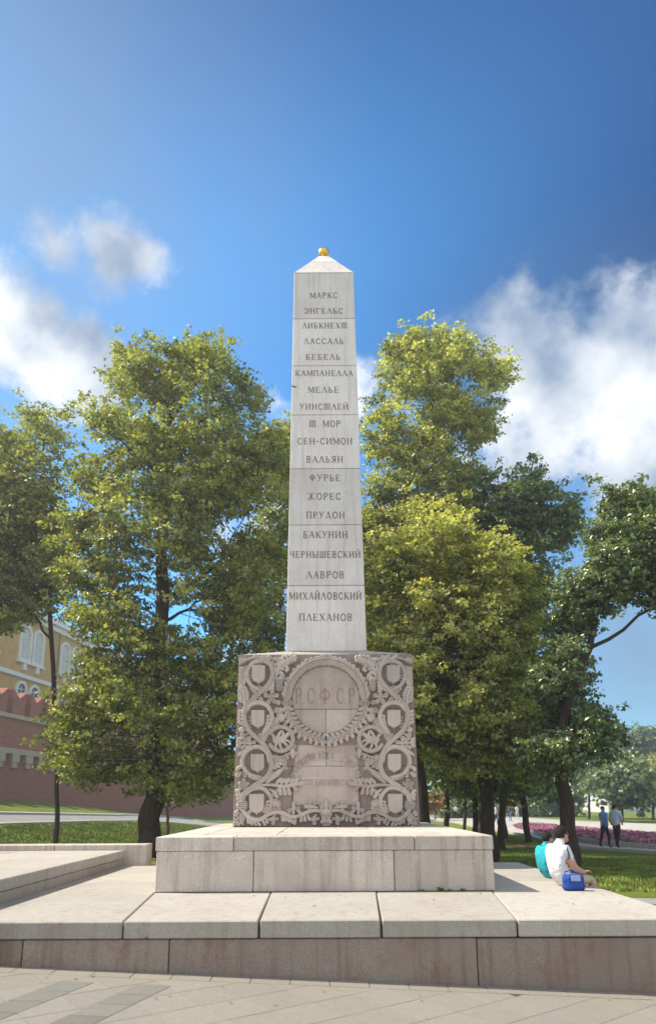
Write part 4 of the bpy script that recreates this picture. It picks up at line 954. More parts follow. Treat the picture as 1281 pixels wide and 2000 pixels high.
# ------------------------------------------------------------------ trees
def poly_dist(P, x, y):
    P = np.array(P, float); d = np.full(np.shape(x), 1e9)
    for i in range(len(P)):
        a, b = P[i], P[(i+1) % len(P)]; e = b-a; t = np.clip(((x-a[0])*e[0]+(y-a[1])*e[1])/(e@e), 0, 1)
        d = np.minimum(d, np.hypot(x-a[0]-t*e[0], y-a[1]-t*e[1]))
    return d
def Bnp(px, py, Y):
    Rm = np.array(CAMR); d = np.stack([(px-CX)/F, -(py-CY)/F, -np.ones_like(px)], 1) @ Rm.T; t = Y/d[:, 1]
    return np.stack([d[:, 0]*t, np.broadcast_to(Y, t.shape), EYE+d[:, 2]*t], 1)
def n3d(C, s, off):
    return np.array([mnoise.noise(Vector((c[0]*s+off, c[1]*s+off, c[2]*s-off))) for c in C])
def tree(name, label, cat, D, crown, trunk, leafm, barkm, nsub=380, per=210, rs=.62, leaf=.115, depth=1.0, seed=1, gap=-.12, limbs=16, tint=(0., 1.), group=None, dmax=99, show=()):
    """crown: outline in photograph pixels at distance D; trunk: [(px, py, width px)] from foot to top"""
    rg = np.random.default_rng(seed); rd = random.Random(seed)
    foot = B(trunk[0][0], trunk[0][1], D)
    gz = ground_z(foot.x, D)
    T = [B(a, b, D) for a, b, c in trunk]; ppm = 1303./D; Wd = [c/ppm/2 for a, b, c in trunk]
    T.insert(0, Vector((T[0].x+(T[0].x-T[1].x)*.04, D, gz-.2))); Wd.insert(0, Wd[0]*1.35)
    if T[1].z < gz+.1: T[1].z = gz+.25
    root = thing(name, label, cat, (T[0].x, D, gz), group)
    P = np.array(crown, float); n = nsub*7
    q = rg.uniform(P.min(0), P.max(0), (n, 2)); q = q[inpoly(crown, q[:, 0], q[:, 1])]
    d = poly_dist(crown, q[:, 0], q[:, 1]); ok = d > rs*ppm*.45; q, d = q[ok], d[ok]
    Rm = d.max(); half = np.minimum(np.sqrt(np.maximum(d*(2*Rm-d), 1))/ppm*depth, dmax)
    u = rg.uniform(-1, 1, len(q)); u = np.sign(u)*np.abs(u)**.55; dy = u*half
    C = Bnp(q[:, 0], q[:, 1], D+dy*0)                             # x, z at the crown's plane, then pushed along the depth
    sc = (D+dy)/D; C = np.column_stack([C[:, 0]*sc, D+dy, EYE+(C[:, 2]-EYE)*sc])
    nz = n3d(C, .55, seed*3.1); C = C[nz > gap]; 
    C = C[:nsub]
    # limbs from the trunk to chosen clumps
    wood = MB(); fine = []
    for i in range(len(T)-1): fine += [(T[i].lerp(T[i+1], k/6), Wd[i]+(Wd[i+1]-Wd[i])*k/6) for k in range(6)]
    fine.append((T[-1], Wd[-1]))
    wp = [p+Vector((math.sin(i*.9+seed)*r_*.18, math.cos(i*1.3+seed)*r_*.18, 0)) for i, (p, r_) in enumerate(fine)]; wr_ = [r_ for p, r_ in fine]
    wood.tube(wp, wr_, 12)
    nodes = [(p, r_) for p, r_ in zip(wp, wr_) if p.z > gz+(T[-1].z-gz)*.22]
    idx = rg.permutation(len(C))[:limbs]; targets = [Vector(C[i]) for i in idx]
    for sp in show: targets.append(B(sp[0], sp[1], D-.3))
    for t in targets:
        best = min(nodes, key=lambda q_: (q_[0]-t).length+max(0, (q_[0].z-(t.z-(Vector((q_[0].x, q_[0].y, 0))-Vector((t.x, t.y, 0))).length*.75)))*1.6+(0 if q_[1] > .03 else 2))
        a, ra = best; L_ = (t-a).length; steps = 7
        mid = a.lerp(t, .5)+Vector((rd.uniform(-1, 1), rd.uniform(-1, 1), rd.uniform(-.3, .9)))*L_*.12
        pts = []
        for k in range(steps+1):
            s_ = k/steps; p = a*(1-s_)**2+mid*2*s_*(1-s_)+t*s_*s_; p = p+Vector((rd.uniform(-1, 1), rd.uniform(-1, 1), rd.uniform(-1, 1)))*L_*.022*(0 < k < steps); pts.append(p)
        r0 = min(ra*.62, .035+.014*L_); rad = [r0*(1-.82*k/steps) for k in range(steps+1)]
        wood.tube(pts, rad, 6, cap=False); nodes += [(p, r_) for p, r_ in zip(pts[2:], rad[2:])]
    # twigs to every clump
    NP = np.array([p for p, r_ in nodes]); 
    for c in C:
        k = int(np.argmin(np.linalg.norm(NP-c, axis=1)+np.maximum(0, NP[:, 2]-c[2])*1.2)); a = Vector(NP[k]); c_ = Vector(c)
        m_ = a.lerp(c_, .5)+Vector((rd.uniform(-1, 1), rd.uniform(-1, 1), rd.uniform(-.2, 1)))*.12*(c_-a).length
        wood.tube([a, m_, c_], [.022, .014, .006], 3, cap=False)
    wood.build('trunk', barkm, root, smooth=True)
    # leaves: several sprays per clump
    nsp = 8; CC = np.repeat(C, nsp, 0)+rg.normal(size=(len(C)*nsp, 3))*[rs*.62, rs*.62, rs*.45]
    m = max(1, per//nsp); LC = np.repeat(CC, m, 0)+rg.normal(size=(len(CC)*m, 3))*[rs*.24, rs*.24, rs*.12]
    keepm = rg.uniform(size=len(LC)) < .97; LC = LC[keepm]
    cen = np.array([np.mean(C[:, 0]), D, np.mean(C[:, 2])]); o_ = LC-cen; o_ /= np.linalg.norm(o_, axis=1)[:, None]+1e-6
    nn_ = rg.normal(size=LC.shape)*.62+o_*.35+[0, 0, .5]; nn_ /= np.linalg.norm(nn_, axis=1)[:, None]
    cl = np.repeat(np.repeat(rg.normal(size=len(C))*.17, nsp), m)[keepm]; sp_ = np.repeat(rg.normal(size=len(CC))*.14, m)[keepm]
    up = (LC[:, 2]-LC[:, 2].min())/(np.ptp(LC[:, 2])+1e-6)
    tv = np.clip(.40+cl+sp_+rg.normal(size=len(LC))*.15+(up-.5)*.18, 0, .93); odd = rg.uniform(size=len(LC)) < .025; tv[odd] = 1.
    tv = tint[0]+(tint[1]-tint[0])*tv
    V_, F_ = quads(LC, nn_, leaf*rg.uniform(.55, 1.45, len(LC)), rg=rg)
    np_mesh('crown', V_, F_, leafm, root, attr=np.repeat(tv, 4), kind='stuff')
    return root
tree('linden_tree', 'large full linden with thick dark trunk behind the left terrace', 'tree', 23,
     [(285, 668), (320, 652), (360, 660), (405, 652), (440, 668), (470, 712), (520, 762), (522, 800), (500, 845), (540, 830), (585, 822), (590, 1000), (540, 990), (500, 1000), (520, 1040), (565, 1030), (560, 1160),
      (520, 1300), (500, 1420), (480, 1540), (400, 1545), (340, 1560), (265, 1550), (200, 1540), (140, 1535), (95, 1500), (105, 1420), (155, 1310), (140, 1220), (95, 1120), (110, 1000), (150, 900),
      (210, 860), (170, 840), (120, 800), (122, 778), (160, 768), (225, 790), (215, 760), (212, 720), (225, 690), (250, 672)],
     [(290, 1640, 44), (300, 1560, 40), (308, 1440, 36), (314, 1250, 30), (318, 1050, 22), (316, 930, 17), (328, 850, 12), (342, 760, 7), (350, 690, 3)],
     M_LEAF_L, M_BARK, nsub=720, per=190, rs=.60, leaf=.115, depth=.85, seed=3, gap=-.13, limbs=20, show=[(200, 840), (440, 1030), (500, 960), (430, 800), (250, 740)])
tree('linden_tree', 'tallest linden with yellow-green top, its leaning trunk right behind the obelisk', 'tree', 28,
     [(735, 665), (760, 660), (800, 628), (840, 640), (868, 612), (905, 628), (940, 665), (975, 685), (1002, 720), (1003, 755), (975, 760), (965, 800), (965, 850), (935, 880), (950, 930), (960, 1010), (960, 1150), (900, 1300), (830, 1420),
      (700, 1400), (690, 1250), (680, 1050), (690, 850), (725, 800), (745, 745), (725, 700)],
     [(832, 1610, 22), (815, 1480, 20), (795, 1300, 18), (785, 1100, 17), (788, 960, 16), (808, 890, 14), (825, 850, 11), (850, 770, 7), (868, 680, 3)],
     M_LEAF_Y, M_BARK, nsub=620, per=190, rs=.62, leaf=.125, depth=.7, seed=5, gap=-.16, limbs=18, tint=(0., .85), show=[(870, 920), (975, 735), (760, 690)])
tree('linden_tree', 'rounded yellow-green linden whose trunk stands by the right end of the pedestal', 'tree', 21,
     [(790, 965), (830, 975), (870, 955), (905, 1000), (960, 1030), (1010, 1050), (1050, 1120), (1052, 1200), (1040, 1290), (1060, 1380), (1090, 1470), (1060, 1520), (1000, 1530), (960, 1500), (900, 1545), (830, 1540), (770, 1500), (720, 1450), (705, 1300), (700, 1180), (705, 1100), (760, 1040)],
     [(958, 1668, 31), (952, 1600, 27), (945, 1500, 24), (935, 1380, 20), (925, 1250, 15), (900, 1130, 10), (880, 1020, 4)],
     M_LEAF_Y, M_BARK, nsub=500, per=230, rs=.52, leaf=.105, depth=.8, seed=8, gap=-.14, limbs=16, show=[(830, 1100), (1000, 1200)])
tree('oak_tree', 'dark green oak with an upright top, standing behind the rounded yellow-green linden', 'tree', 27,
     [(945, 885), (985, 890), (1000, 930), (1040, 868), (1070, 920), (1110, 950), (1140, 990), (1135, 1050), (1090, 1080), (1085, 1150), (1120, 1250), (1150, 1340), (1140, 1450), (1080, 1530), (960, 1540), (940, 1400), (930, 1100), (925, 950)],
     [(978, 1645, 14), (985, 1500, 13), (1000, 1300, 12), (1015, 1120, 9), (1030, 980, 5), (1040, 900, 2)],
     M_LEAF_D, M_BARK, nsub=330, per=200, rs=.62, leaf=.135, depth=.9, seed=11, gap=-.05, limbs=14)
tree('oak_tree', 'oak with a leaning grey-brown trunk and open dark crown, rising behind the seated people', 'tree', 18.5,
     [(1150, 960), (1185, 930), (1215, 950), (1260, 960), (1330, 980), (1400, 1100), (1380, 1190), (1290, 1200), (1250, 1185), (1225, 1180), (1185, 1185), (1150, 1215), (1125, 1290), (1100, 1350), (1165, 1370), (1215, 1440), (1190, 1490), (1120, 1500),
      (1060, 1530), (1020, 1500), (1040, 1400), (1050, 1320), (1080, 1240), (1085, 1150), (1130, 1100), (1120, 1020)],
     [(1116, 1682, 32), (1108, 1600, 28), (1098, 1520, 25), (1094, 1440, 23), (1108, 1370, 20), (1130, 1310, 17), (1150, 1265, 14), (1160, 1222, 12), (1168, 1120, 8), (1180, 1000, 4)],
     M_LEAF_D, M_BARK, nsub=340, per=180, rs=.44, leaf=.10, depth=.8, seed=14, gap=-.03, limbs=12, show=[(1220, 1120), (1290, 1090), (1110, 1240)])
tree('linden_tree', 'loose-crowned tree at the far left, in front of the yellow palace', 'tree', 26,
     [(-60, 830), (20, 830), (50, 795), (90, 792), (125, 830), (135, 900), (120, 1000), (140, 1120), (120, 1200), (70, 1225), (0, 1240), (-90, 1230), (-150, 1050), (-120, 900), (-20, 870)],
     [(113, 1590, 9), (110, 1450, 9), (104, 1300, 9), (96, 1150, 9), (90, 1000, 7), (85, 880, 3)],
     M_LEAF_L, M_BARK, nsub=460, per=190, rs=.62, leaf=.12, depth=.8, seed=17, gap=-.1, limbs=12)
tree('linden_tree', 'thin-stemmed tree seen in the gap between the big left linden and the obelisk', 'tree', 34,
     [(500, 850), (560, 815), (620, 830), (640, 1000), (620, 1260), (560, 1290), (470, 1290), (430, 1200), (480, 1000)],
     [(560, 1608, 12), (555, 1400, 10), (548, 1200, 8), (545, 1000, 6), (560, 880, 3)],
     M_LEAF_L, M_BARK, nsub=210, per=150, rs=.8, leaf=.16, depth=.7, seed=19, gap=.02, limbs=10, tint=(0, .9))
tree('young_tree', 'small forked tree with bare lower branches, right of the thick left trunk', 'tree', 33,
     [(330, 1470), (420, 1480), (455, 1520), (430, 1575), (370, 1570), (320, 1560), (300, 1520)],
     [(328, 1618, 7), (328, 1600, 6), (326, 1580, 5), (335, 1550, 3), (345, 1500, 2)],
     M_LEAF_L, M_BARKL, nsub=60, per=110, rs=.5, leaf=.12, depth=.6, seed=21, gap=-.3, limbs=6, show=[(300, 1555), (360, 1570), (400, 1550)])
# row of trees beyond, whose trunks show under the crowns
ROW = [(872, 1613, 11, 40, 'dark trunk second from the carved block, in the row under the big lindens'), (906.5, 1621, 7, 36, 'thinnest light trunk in the row between the carved block and the rounded linden'),
       (927, 1626, 11, 34, 'dark straight trunk just left of the rounded linden trunk'), (938, 1618, 10, 38, 'pale leaning trunk half hidden by the rounded linden trunk'),
       (985, 1625, 11, 36, 'dark curved trunk just right of the rounded linden trunk'), (1030, 1632, 13, 32, 'dark leaning trunk at the tip of the flower bed')]
for i, (px, py, wd, D, lb) in enumerate(ROW):
    ln = {1030: -14, 985: -12, 938: -8}.get(px, 2)
    tree('avenue_tree', lb, 'tree', D, [(px-75, 1330), (px-20, 1290), (px+60, 1320), (px+90, 1420), (px+80, 1530), (px+20, 1565), (px-50, 1560), (px-85, 1480)],
         [(px, py, wd), (px+ln*.5, 1575, wd*.9), (px+ln, 1520, wd*.8), (px+ln, 1420, wd*.6), (px+ln, 1340, wd*.3)], M_LEAF_D if i % 2 else M_LEAF_L, M_BARK if i not in (1, 3) else M_BARKL,
         nsub=95, per=110, rs=.85, leaf=.19, depth=.8, seed=30+i, gap=-.2, limbs=6, group='trees in the row under the big lindens', tint=(0, .8))
tree('autumn_tree', 'small orange autumn tree glowing beyond the row, right of the carved block', 'tree', 80,
     [(822, 1560), (850, 1548), (872, 1560), (875, 1580), (830, 1582)], [(850, 1597, 3), (850, 1580, 2), (850, 1560, 1)], M_LEAF_O, M_BARK, nsub=50, per=60, rs=.7, leaf=.28, depth=.8, seed=44, gap=-1, limbs=4)
FAR = [(905, 1575, 45, 95, 'far green tree seen between the first thin trunks'), (1010, 1570, 60, 105, 'far tree between the curved and the leaning trunk'), (1150, 1500, 70, 85, 'far bushy tree right behind the leaning oak trunk'), (1215, 1530, 60, 70, 'far low round tree beyond the avenue by the white building'),
       (1275, 1520, 60, 78, 'far tree at the right edge beyond the flower bed'), (1255, 1450, 45, 120, 'far pale tree rising above the white building'), (1085, 1560, 50, 100, 'far tree behind the heads of the seated people')]
for i, (px, py, r_, D, lb) in enumerate(FAR):
    a = [(px+r_*math.cos(t)*(1+.12*math.sin(3*t+i)), py+r_*.7*math.sin(t)*(1+.1*math.sin(5*t+i*2))) for t in np.linspace(0, 2*math.pi, 14)[:-1]]
    fz = proj((B(px, py, D).x, D, ground_z(B(px, py, D).x, D)))[1]
    tree('far_tree', lb, 'tree', D, a, [(px, fz, 5), (px, (fz+py)/2, 4), (px, py, 3), (px, py-r_*.4, 1)], (M_LEAF_D, M_LEAF_L, M_LEAF_D)[i % 3], M_BARK, nsub=80, per=90, rs=1.5, leaf=.42, depth=.8, seed=50+i, gap=-.2, limbs=5, tint=(.1, .9), group='trees beyond the avenue')

# ------------------------------------------------------------------ red wall and yellow palace on the left
M_BRICK = mat('red_brick', .9, .15)
gq = nd(M_BRICK, 'ShaderNodeNewGeometry'); sx = nd(M_BRICK, 'ShaderNodeSeparateXYZ'); lk(M_BRICK, gq.outputs['Position'], sx.inputs[0]); cb = nd(M_BRICK, 'ShaderNodeCombineXYZ')
lk(M_BRICK, sx.outputs['Y'], cb.inputs['X']); lk(M_BRICK, sx.outputs['Z'], cb.inputs['Y'])
bt = nd(M_BRICK, 'ShaderNodeTexBrick'); lk(M_BRICK, cb.outputs[0], bt.inputs['Vector']); bt.inputs['Scale'].default_value = 1; bt.inputs['Brick Width'].default_value = .55; bt.inputs['Row Height'].default_value = .22; bt.inputs['Mortar Size'].default_value = .015
bt.inputs['Color1'].default_value = (.36, .14, .10, 1); bt.inputs['Color2'].default_value = (.29, .105, .075, 1); bt.inputs['Mortar'].default_value = (.33, .2, .16, 1)
setc(M_BRICK, mixc(M_BRICK, ramp(M_BRICK, noise_(M_BRICK, .35, 5), [(.3, 0.), (.7, .45)]), bt.outputs[0], (.36, .17, .13)))
M_TRIMR = plain('pale_cornice', (.46, .37, .31), .9, .1); M_OCHRE = plain('ochre_plaster', (.55, .34, .12), .9, .1, 1.5); M_WHITE = plain('white_trim', (.74, .73, .68), .8, .06, 3)
M_GLASS = plain('window_pane', (.06, .075, .09), .15, .2, 2); M_ROOF = plain('roof_sheet', (.20, .22, .22), .5, .12, 2); M_PIPE = plain('drain_pipe', (.16, .12, .09), .6, .1)
WX = lambda y: -23.5+.14*(y-49)
u_ = Vector((.14, 1, 0)).normalized(); nr_ = Vector((1, -.14, 0)).normalized()          # along the wall, and out of it towards us
def WP(s, dpt, z): p = Vector((WX(0), 0, 0))+u_*s+nr_*dpt; return (p.x, p.y, z)
def wbox(mb, s0, s1, d0, d1, z0, z1, z1b=None, m=0):
    mb.hexa([WP(s0, d1, z0), WP(s1, d1, z0), WP(s1, d0, z0), WP(s0, d0, z0), WP(s0, d1, z1), WP(s1, d1, z1), WP(s1, d0, z1), WP(s0, d0, z1)], m)
def top(s): return 9.0 if s < 112 else 8.4
wall = thing('fortress_wall', 'long red brick fortress wall with notched battlements behind the left lawn', 'wall', WP(60, 0, 0))
mb = MB(); wbox(mb, 15, 190, -4, 0, -3, 8.3); mb.build('wall_body', M_BRICK, wall)
mb = MB(); wbox(mb, 15, 190, .002, .18, 8.0, 8.3); mb.build('string_course', M_TRIMR, wall)
mb = MB(); wbox(mb, 15, 190, .002, .34, 5.35, 5.75); mb.build('string_course', M_TRIMR, wall)
mer = None
for k in range(70):
    s0 = 17+k*2.3
    if mer is None:
        mb = MB(); w2 = .8; o3 = WP(s0+.8, 0, 8.304)
        pr_ = [(-w2, 0), (w2, 0), (w2, 1.9), (.35, 1.55), (0, 1.3), (-.35, 1.55), (-w2, 1.9)]; n = len(pr_)
        vs = [tuple(Vector(o3)+u_*a+nr_*(-.02)+Vector((0, 0, b))) for a, b in pr_]+[tuple(Vector(o3)+u_*a+nr_*(-.7)+Vector((0, 0, b))) for a, b in pr_]
        mb.add(vs, [tuple(range(n)), tuple(range(n, 2*n))[::-1]]+[(i, n+i, n+(i+1) % n, (i+1) % n) for i in range(n)])
        mer = mb.build('merlon', M_BRICK, wall)
    else:
        o = mer.copy(); col.objects.link(o); o.location = tuple(u_*2.3*k)
crb = None
for k in range(75):                                             # corbels under the pale band
    if crb is None:
        mb = MB(); wbox(mb, 30, 30.9, .004, .33, 4.75, 5.345); wbox(mb, 30.15, 30.75, .004, .25, 4.35, 4.745); crb = mb.build('corbel', M_TRIMR, wall)
    else:
        o = crb.copy(); col.objects.link(o); o.location = tuple(u_*1.75*k)
# palace
pal = thing('yellow_palace', 'ochre palace with white paired arched windows rising above the red fortress wall', 'building', WP(80, -13, 0))
PD = -13.0
mb = MB(); wbox(mb, 30, 150, PD-18, PD, 0, 22.6); mb.build('wall', M_OCHRE, pal)
mb = MB(); wbox(mb, 29.5, 150.5, PD-18.5, PD+.9, 22.604, 23.3); wbox(mb, 29.7, 150.3, PD+.002, PD+.5, 22.0, 22.6); mb.build('cornice', M_WHITE, pal)
mb = MB(); wbox(mb, 30, 150, PD+.002, PD+.28, 15.3, 15.75); mb.build('string_course', M_WHITE, pal)
mb = MB(); q = [WP(29.5, PD+.9, 23.305), WP(150.5, PD+.9, 23.305), WP(150.5, PD-18.5, 23.305), WP(29.5, PD-18.5, 23.305), WP(33, PD-8.8, 26.5), WP(147, PD-8.8, 26.5)]
mb.add(q, [(0, 1, 5, 4), (2, 3, 4, 5), (3, 0, 4), (1, 2, 5), (3, 2, 1, 0)]); mb.build('roof', M_ROOF, pal)
def archp(c, hw_, z0, z1, n=8):
    zr = z1-hw_
    return [(c-hw_, z0), (c+hw_, z0)]+[(c+hw_*math.cos(math.pi*i/n), zr+hw_*math.sin(math.pi*i/n)) for i in range(n+1)]
def arch_mesh(mb, c, ho, hi, z0, z1, d0, d1):
    """an arched surround: outer half width ho, inner hi"""
    O = archp(c, ho, z0, z1); I = archp(c, hi, z0+.25, z1-(ho-hi)); n = len(O)
    vs = [WP(a, d1, b) for a, b in O]+[WP(a, d1, b) for a, b in I]+[WP(a, d0, b) for a, b in O]+[WP(a, d0, b) for a, b in I]
    fs = []
    for i in range(n):
        j = (i+1) % n; fs += [(i, n+i, n+j, j), (i, j, 2*n+j, 2*n+i), (n+i, 3*n+i, 3*n+j, n+j)]
    mb.add(vs, fs)
proto = {}
def window(s, z0, z1, hw_, kind):
    if kind not in proto:
        mb = MB(); arch_mesh(mb, s, hw_, hw_-.32, z0, z1, PD+.002, PD+.22)
        if kind == 'tall':
            wbox(mb, s-hw_-.15, s+hw_+.15, PD+.002, PD+.4, z0-.25, z0-.004); wbox(mb, s-.28, s+.28, PD+.002, PD+.35, z0-1.0, z0-.26)
        w_ = mb.build('window', M_WHITE, pal)
        mb = MB(); A = archp(s, hw_-.32, z0+.25, z1-.32); mb.add([WP(a, PD+.03, b) for a, b in A], [tuple(range(len(A)))]); g_ = mb.build('pane', M_GLASS if kind != 'tall' else plain('blind', (.55, .56, .54), .6, .08), w_)
        mb = MB(); wbox(mb, s-.05, s+.05, PD+.035, PD+.1, z0+.3, z1-.5)
        for zz_ in (z0+(z1-z0)*.35, z0+(z1-z0)*.65): wbox(mb, s-hw_+.34, s+hw_-.34, PD+.035, PD+.09, zz_-.05, zz_+.05)
        f_ = mb.build('glazing_bar', M_WHITE, w_); proto[kind] = (w_, g_, f_, s)
    else:
        w0_, g0, f0, s0 = proto[kind]; w_ = w0_.copy(); col.objects.link(w_); w_.location = w0_.location+u_*(s-s0)
        for c in (g0, f0): o = c.copy(); col.objects.link(o); o.parent = w_
# window pairs: one every 8 m
p0 = on_plane(136, 1290, WP(0, PD, 0), nr_); s0 = (Vector((p0.x, p0.y, 0))-Vector(WP(0, PD, 0))).dot(u_)
for k in range(-5, 8):
    for e in (-1.25, 1.25):
        window(s0+k*8.3+e, 17.2, 21.4, 1.12, 'tall'); window(s0+k*8.3+e, 12.4, 15.0, 1.05, 'low')
for px in (107,):
    p1 = on_plane(px, 1290, WP(0, PD, 0), nr_); s1 = (Vector((p1.x, p1.y, 0))-Vector(WP(0, PD, 0))).dot(u_)
    for k in range(-3, 5):
        mb = MB(); mb.tube([WP(s1+k*16.6, PD+.45, 8), WP(s1+k*16.6, PD+.45, 22)], .1, 8); mb.build('drainpipe', M_PIPE, pal)

# ------------------------------------------------------------------ far right: low red fence, white building
fz0 = G(870, 1590)
fn = thing('red_fence', 'low dark red railing wall at the far side of the avenue, seen between the trunks', 'fence', (22, 125, -1))
ya = 128.; x = B(820, 1590, ya).x
while x < B(1075, 1590, ya).x:
    z = ground_z(x, ya)
    MB().box(x+.05, x+3.55, ya, ya+.3, z-.2, z+1.0).build('fence_panel', M_BRICK, fn); MB().box(x-.2, x+.04, ya-.1, ya+.4, z-.2, z+1.3).build('fence_post', M_BRICK, fn); x += 3.8
wb = thing('white_building', 'white building with rows of dark windows beyond the trees at the right edge', 'building', (72, 150, 0))
yb_ = 150.; xa, xb = B(1180, 1500, yb_).x, B(1420, 1500, yb_).x; za = ground_z(xa, yb_)
zt_ = B(1230, 1462, yb_).z
MB().box(xa, xb, yb_, yb_+15, za-1, zt_).build('wall', plain('white_plaster', (.70, .68, .64), .9, .08, .5), wb)
MB().box(xa-.4, xb+.4, yb_-.4, yb_+15.4, zt_+.004, zt_+.5).build('roof', M_ROOF, wb)
x = xa+1.2
while x < xb-2:
    z = za+1.2
    while z < zt_-2.2:
        MB().box(x, x+1.3, yb_-.05, yb_+.02, z, z+1.9).build('window', M_GLASS, wb); z += 3.3
    x += 2.9

# ------------------------------------------------------------------ people
M_SKIN = plain('skin', (.50, .30, .21), .6, .06, 20); M_HAIR = plain('dark_hair', (.022, .014, .010), .7, .3, 60)
def cloth(name, c): return plain(name, c, .9, .08, 14)
def folds(m, sc, d):
    bump(m, noise_(m, sc, 5, .6), d, 1); return m
folds(M_HAIR, 160, .01)
def skin_body(name, joints, edges, rad, parent, mats, assign, sub=2):
    me = bpy.data.meshes.new(name); me.from_pydata([tuple(j) for j in joints], edges, [])
    o = bpy.data.objects.new(name, me); col.objects.link(o)
    md = o.modifiers.new('s', 'SKIN'); md.use_smooth_shade = True
    for i, r_ in enumerate(rad): me.skin_vertices[0].data[i].radius = (r_, r_) if not isinstance(r_, tuple) else r_
    me.skin_vertices[0].data[0].use_root = True
    ms = o.modifiers.new('b', 'SUBSURF'); ms.levels = sub; ms.render_levels = sub
    dg = bpy.context.evaluated_depsgraph_get(); dg.update(); ev = o.evaluated_get(dg); m2 = bpy.data.meshes.new_from_object(ev); m2.name = name
    bpy.data.objects.remove(o); 
    for m_ in mats: m2.materials.append(m_)
    J = np.array([tuple(j) for j in joints]); E = edges
    for p in m2.polygons:
        c = np.array(p.center); best = 1e9; bi = 0
        for k, (a, b) in enumerate(E):
            e = J[b]-J[a]; t = np.clip((c-J[a])@e/(e@e+1e-9), 0, 1); d_ = np.linalg.norm(c-J[a]-t*e)-(lambda q_: q_[0]*(1-t)+q_[1]*t)([(max(x_) if isinstance(x_, tuple) else x_) for x_ in (rad[a], rad[b])])
            if d_ < best: best, bi, bt_ = d_, k, t
        mi = assign[bi]; p.material_index = mi if isinstance(mi, int) else (mi[1] if bt_ < mi[0] else mi[2]); p.use_smooth = True
    return link(name, m2, parent)
def standing(px, py, h, shirt, pants, label, face=0., D=None, stride=.3, extra=None):
    g_ = G(px, py) if D is None else B(px, py, D)
    z0 = ground_z(g_.x, g_.y)+.03; s = h/1.72
    root = thing('person', label, 'person', (g_.x, g_.y, z0), 'people walking on the avenue', face)
    q = lambda x, y, z: (x*s, y*s, z*s)
    st = stride
    J = [q(0, 0, .95), q(0, 0, 1.15), q(0, .01, 1.38), q(0, 0, 1.50), q(0, -.02, 1.60), q(0, -.02, 1.67),
         q(.19, 0, 1.40), q(.24, .06*st*3, 1.14), q(.22, -.12*st, .90), q(-.19, 0, 1.40), q(-.24, -.06*st*3, 1.14), q(-.22, -.22*st, .90),
         q(.09, 0, .90), q(.10, -st*.35, .50), q(.10, -st*.3, .08), q(.10, -st*.3-.15, .03), q(-.09, 0, .90), q(-.10, st*.25, .50), q(-.10, st*.75, .10), q(-.10, st*.75-.13, .04)]
    Ed = [(0, 1), (1, 2), (2, 3), (3, 4), (4, 5), (2, 6), (6, 7), (7, 8), (2, 9), (9, 10), (10, 11), (0, 12), (12, 13), (13, 14), (14, 15), (0, 16), (16, 17), (17, 18), (18, 19)]
    rd_ = [.14, .13, .15, .06, .095, .075, .075, .05, .035, .075, .05, .035, .10, .065, .045, .035, .10, .065, .045, .035]
    b = skin_body('body', J, Ed, [r_*s for r_ in rd_], root, [M_SKIN, shirt, pants, M_HAIR], [1, 1, (.4, 1, 0), 0, (.3, 0, 3), 1, 1, 0, 1, 1, 0, 2, 2, 2, 3, 2, 2, 2, 3], 1)
    mb = MB(); mb.ball((0, .01*s, 1.645*s), (.088*s, .10*s, .085*s), 10, 7)
    o = mb.build('hair', M_HAIR); o.parent = root
    return root
CW, CN, CB, CL, CR, CK, CS = cloth('white_shirt', (.72, .73, .74)), cloth('navy_cloth', (.03, .04, .09)), cloth('blue_cloth', (.10, .22, .45)), cloth('lime_cloth', (.35, .85, .10)), cloth('red_cloth', (.55, .06, .06)), cloth('black_cloth', (.03, .03, .03)), cloth('pale_blue_shirt', (.5, .6, .75))
for a in [(844, 1598, 1.75, CW, CN, 'distant walker in a white shirt and navy trousers, right beside the carved block', .2), (853, 1598, 1.7, CS, CK, 'distant walker in a pale blue shirt next to the lime one', 2.9), (863, 1600, 1.65, CL, CK, 'distant walker in a lime green top', 3.0),
          (877, 1601, 1.7, CB, CN, 'distant walker in a blue shirt left of the thin light trunk', 0.), (891, 1600, 1.75, CW, CK, 'distant walker in a white shirt and black shorts left of the thin light trunk', .4), (941, 1603, 1.8, CR, CN, 'distant walker in red just left of the rounded linden trunk', 1.),
          (969, 1613, 1.78, CS, CN, 'walker in a pale shirt and navy jeans right of the rounded linden trunk', 1.2), (997, 1605, 1.75, CN, CB, 'walker in dark top and blue jeans between the curved and leaning trunks', 1.7), (1010, 1600, 1.7, CW, CW, 'distant walker all in white left of the leaning trunk', .3),
          (1183, 1657, 1.72, CB, CK, 'person in a blue shirt beyond the flower bed, the nearer to the seated pair', .5), (1207, 1658, 1.78, CS, CK, 'person in a pale blue shirt beyond the flower bed near the right edge', 2.2)]:
    standing(*a)

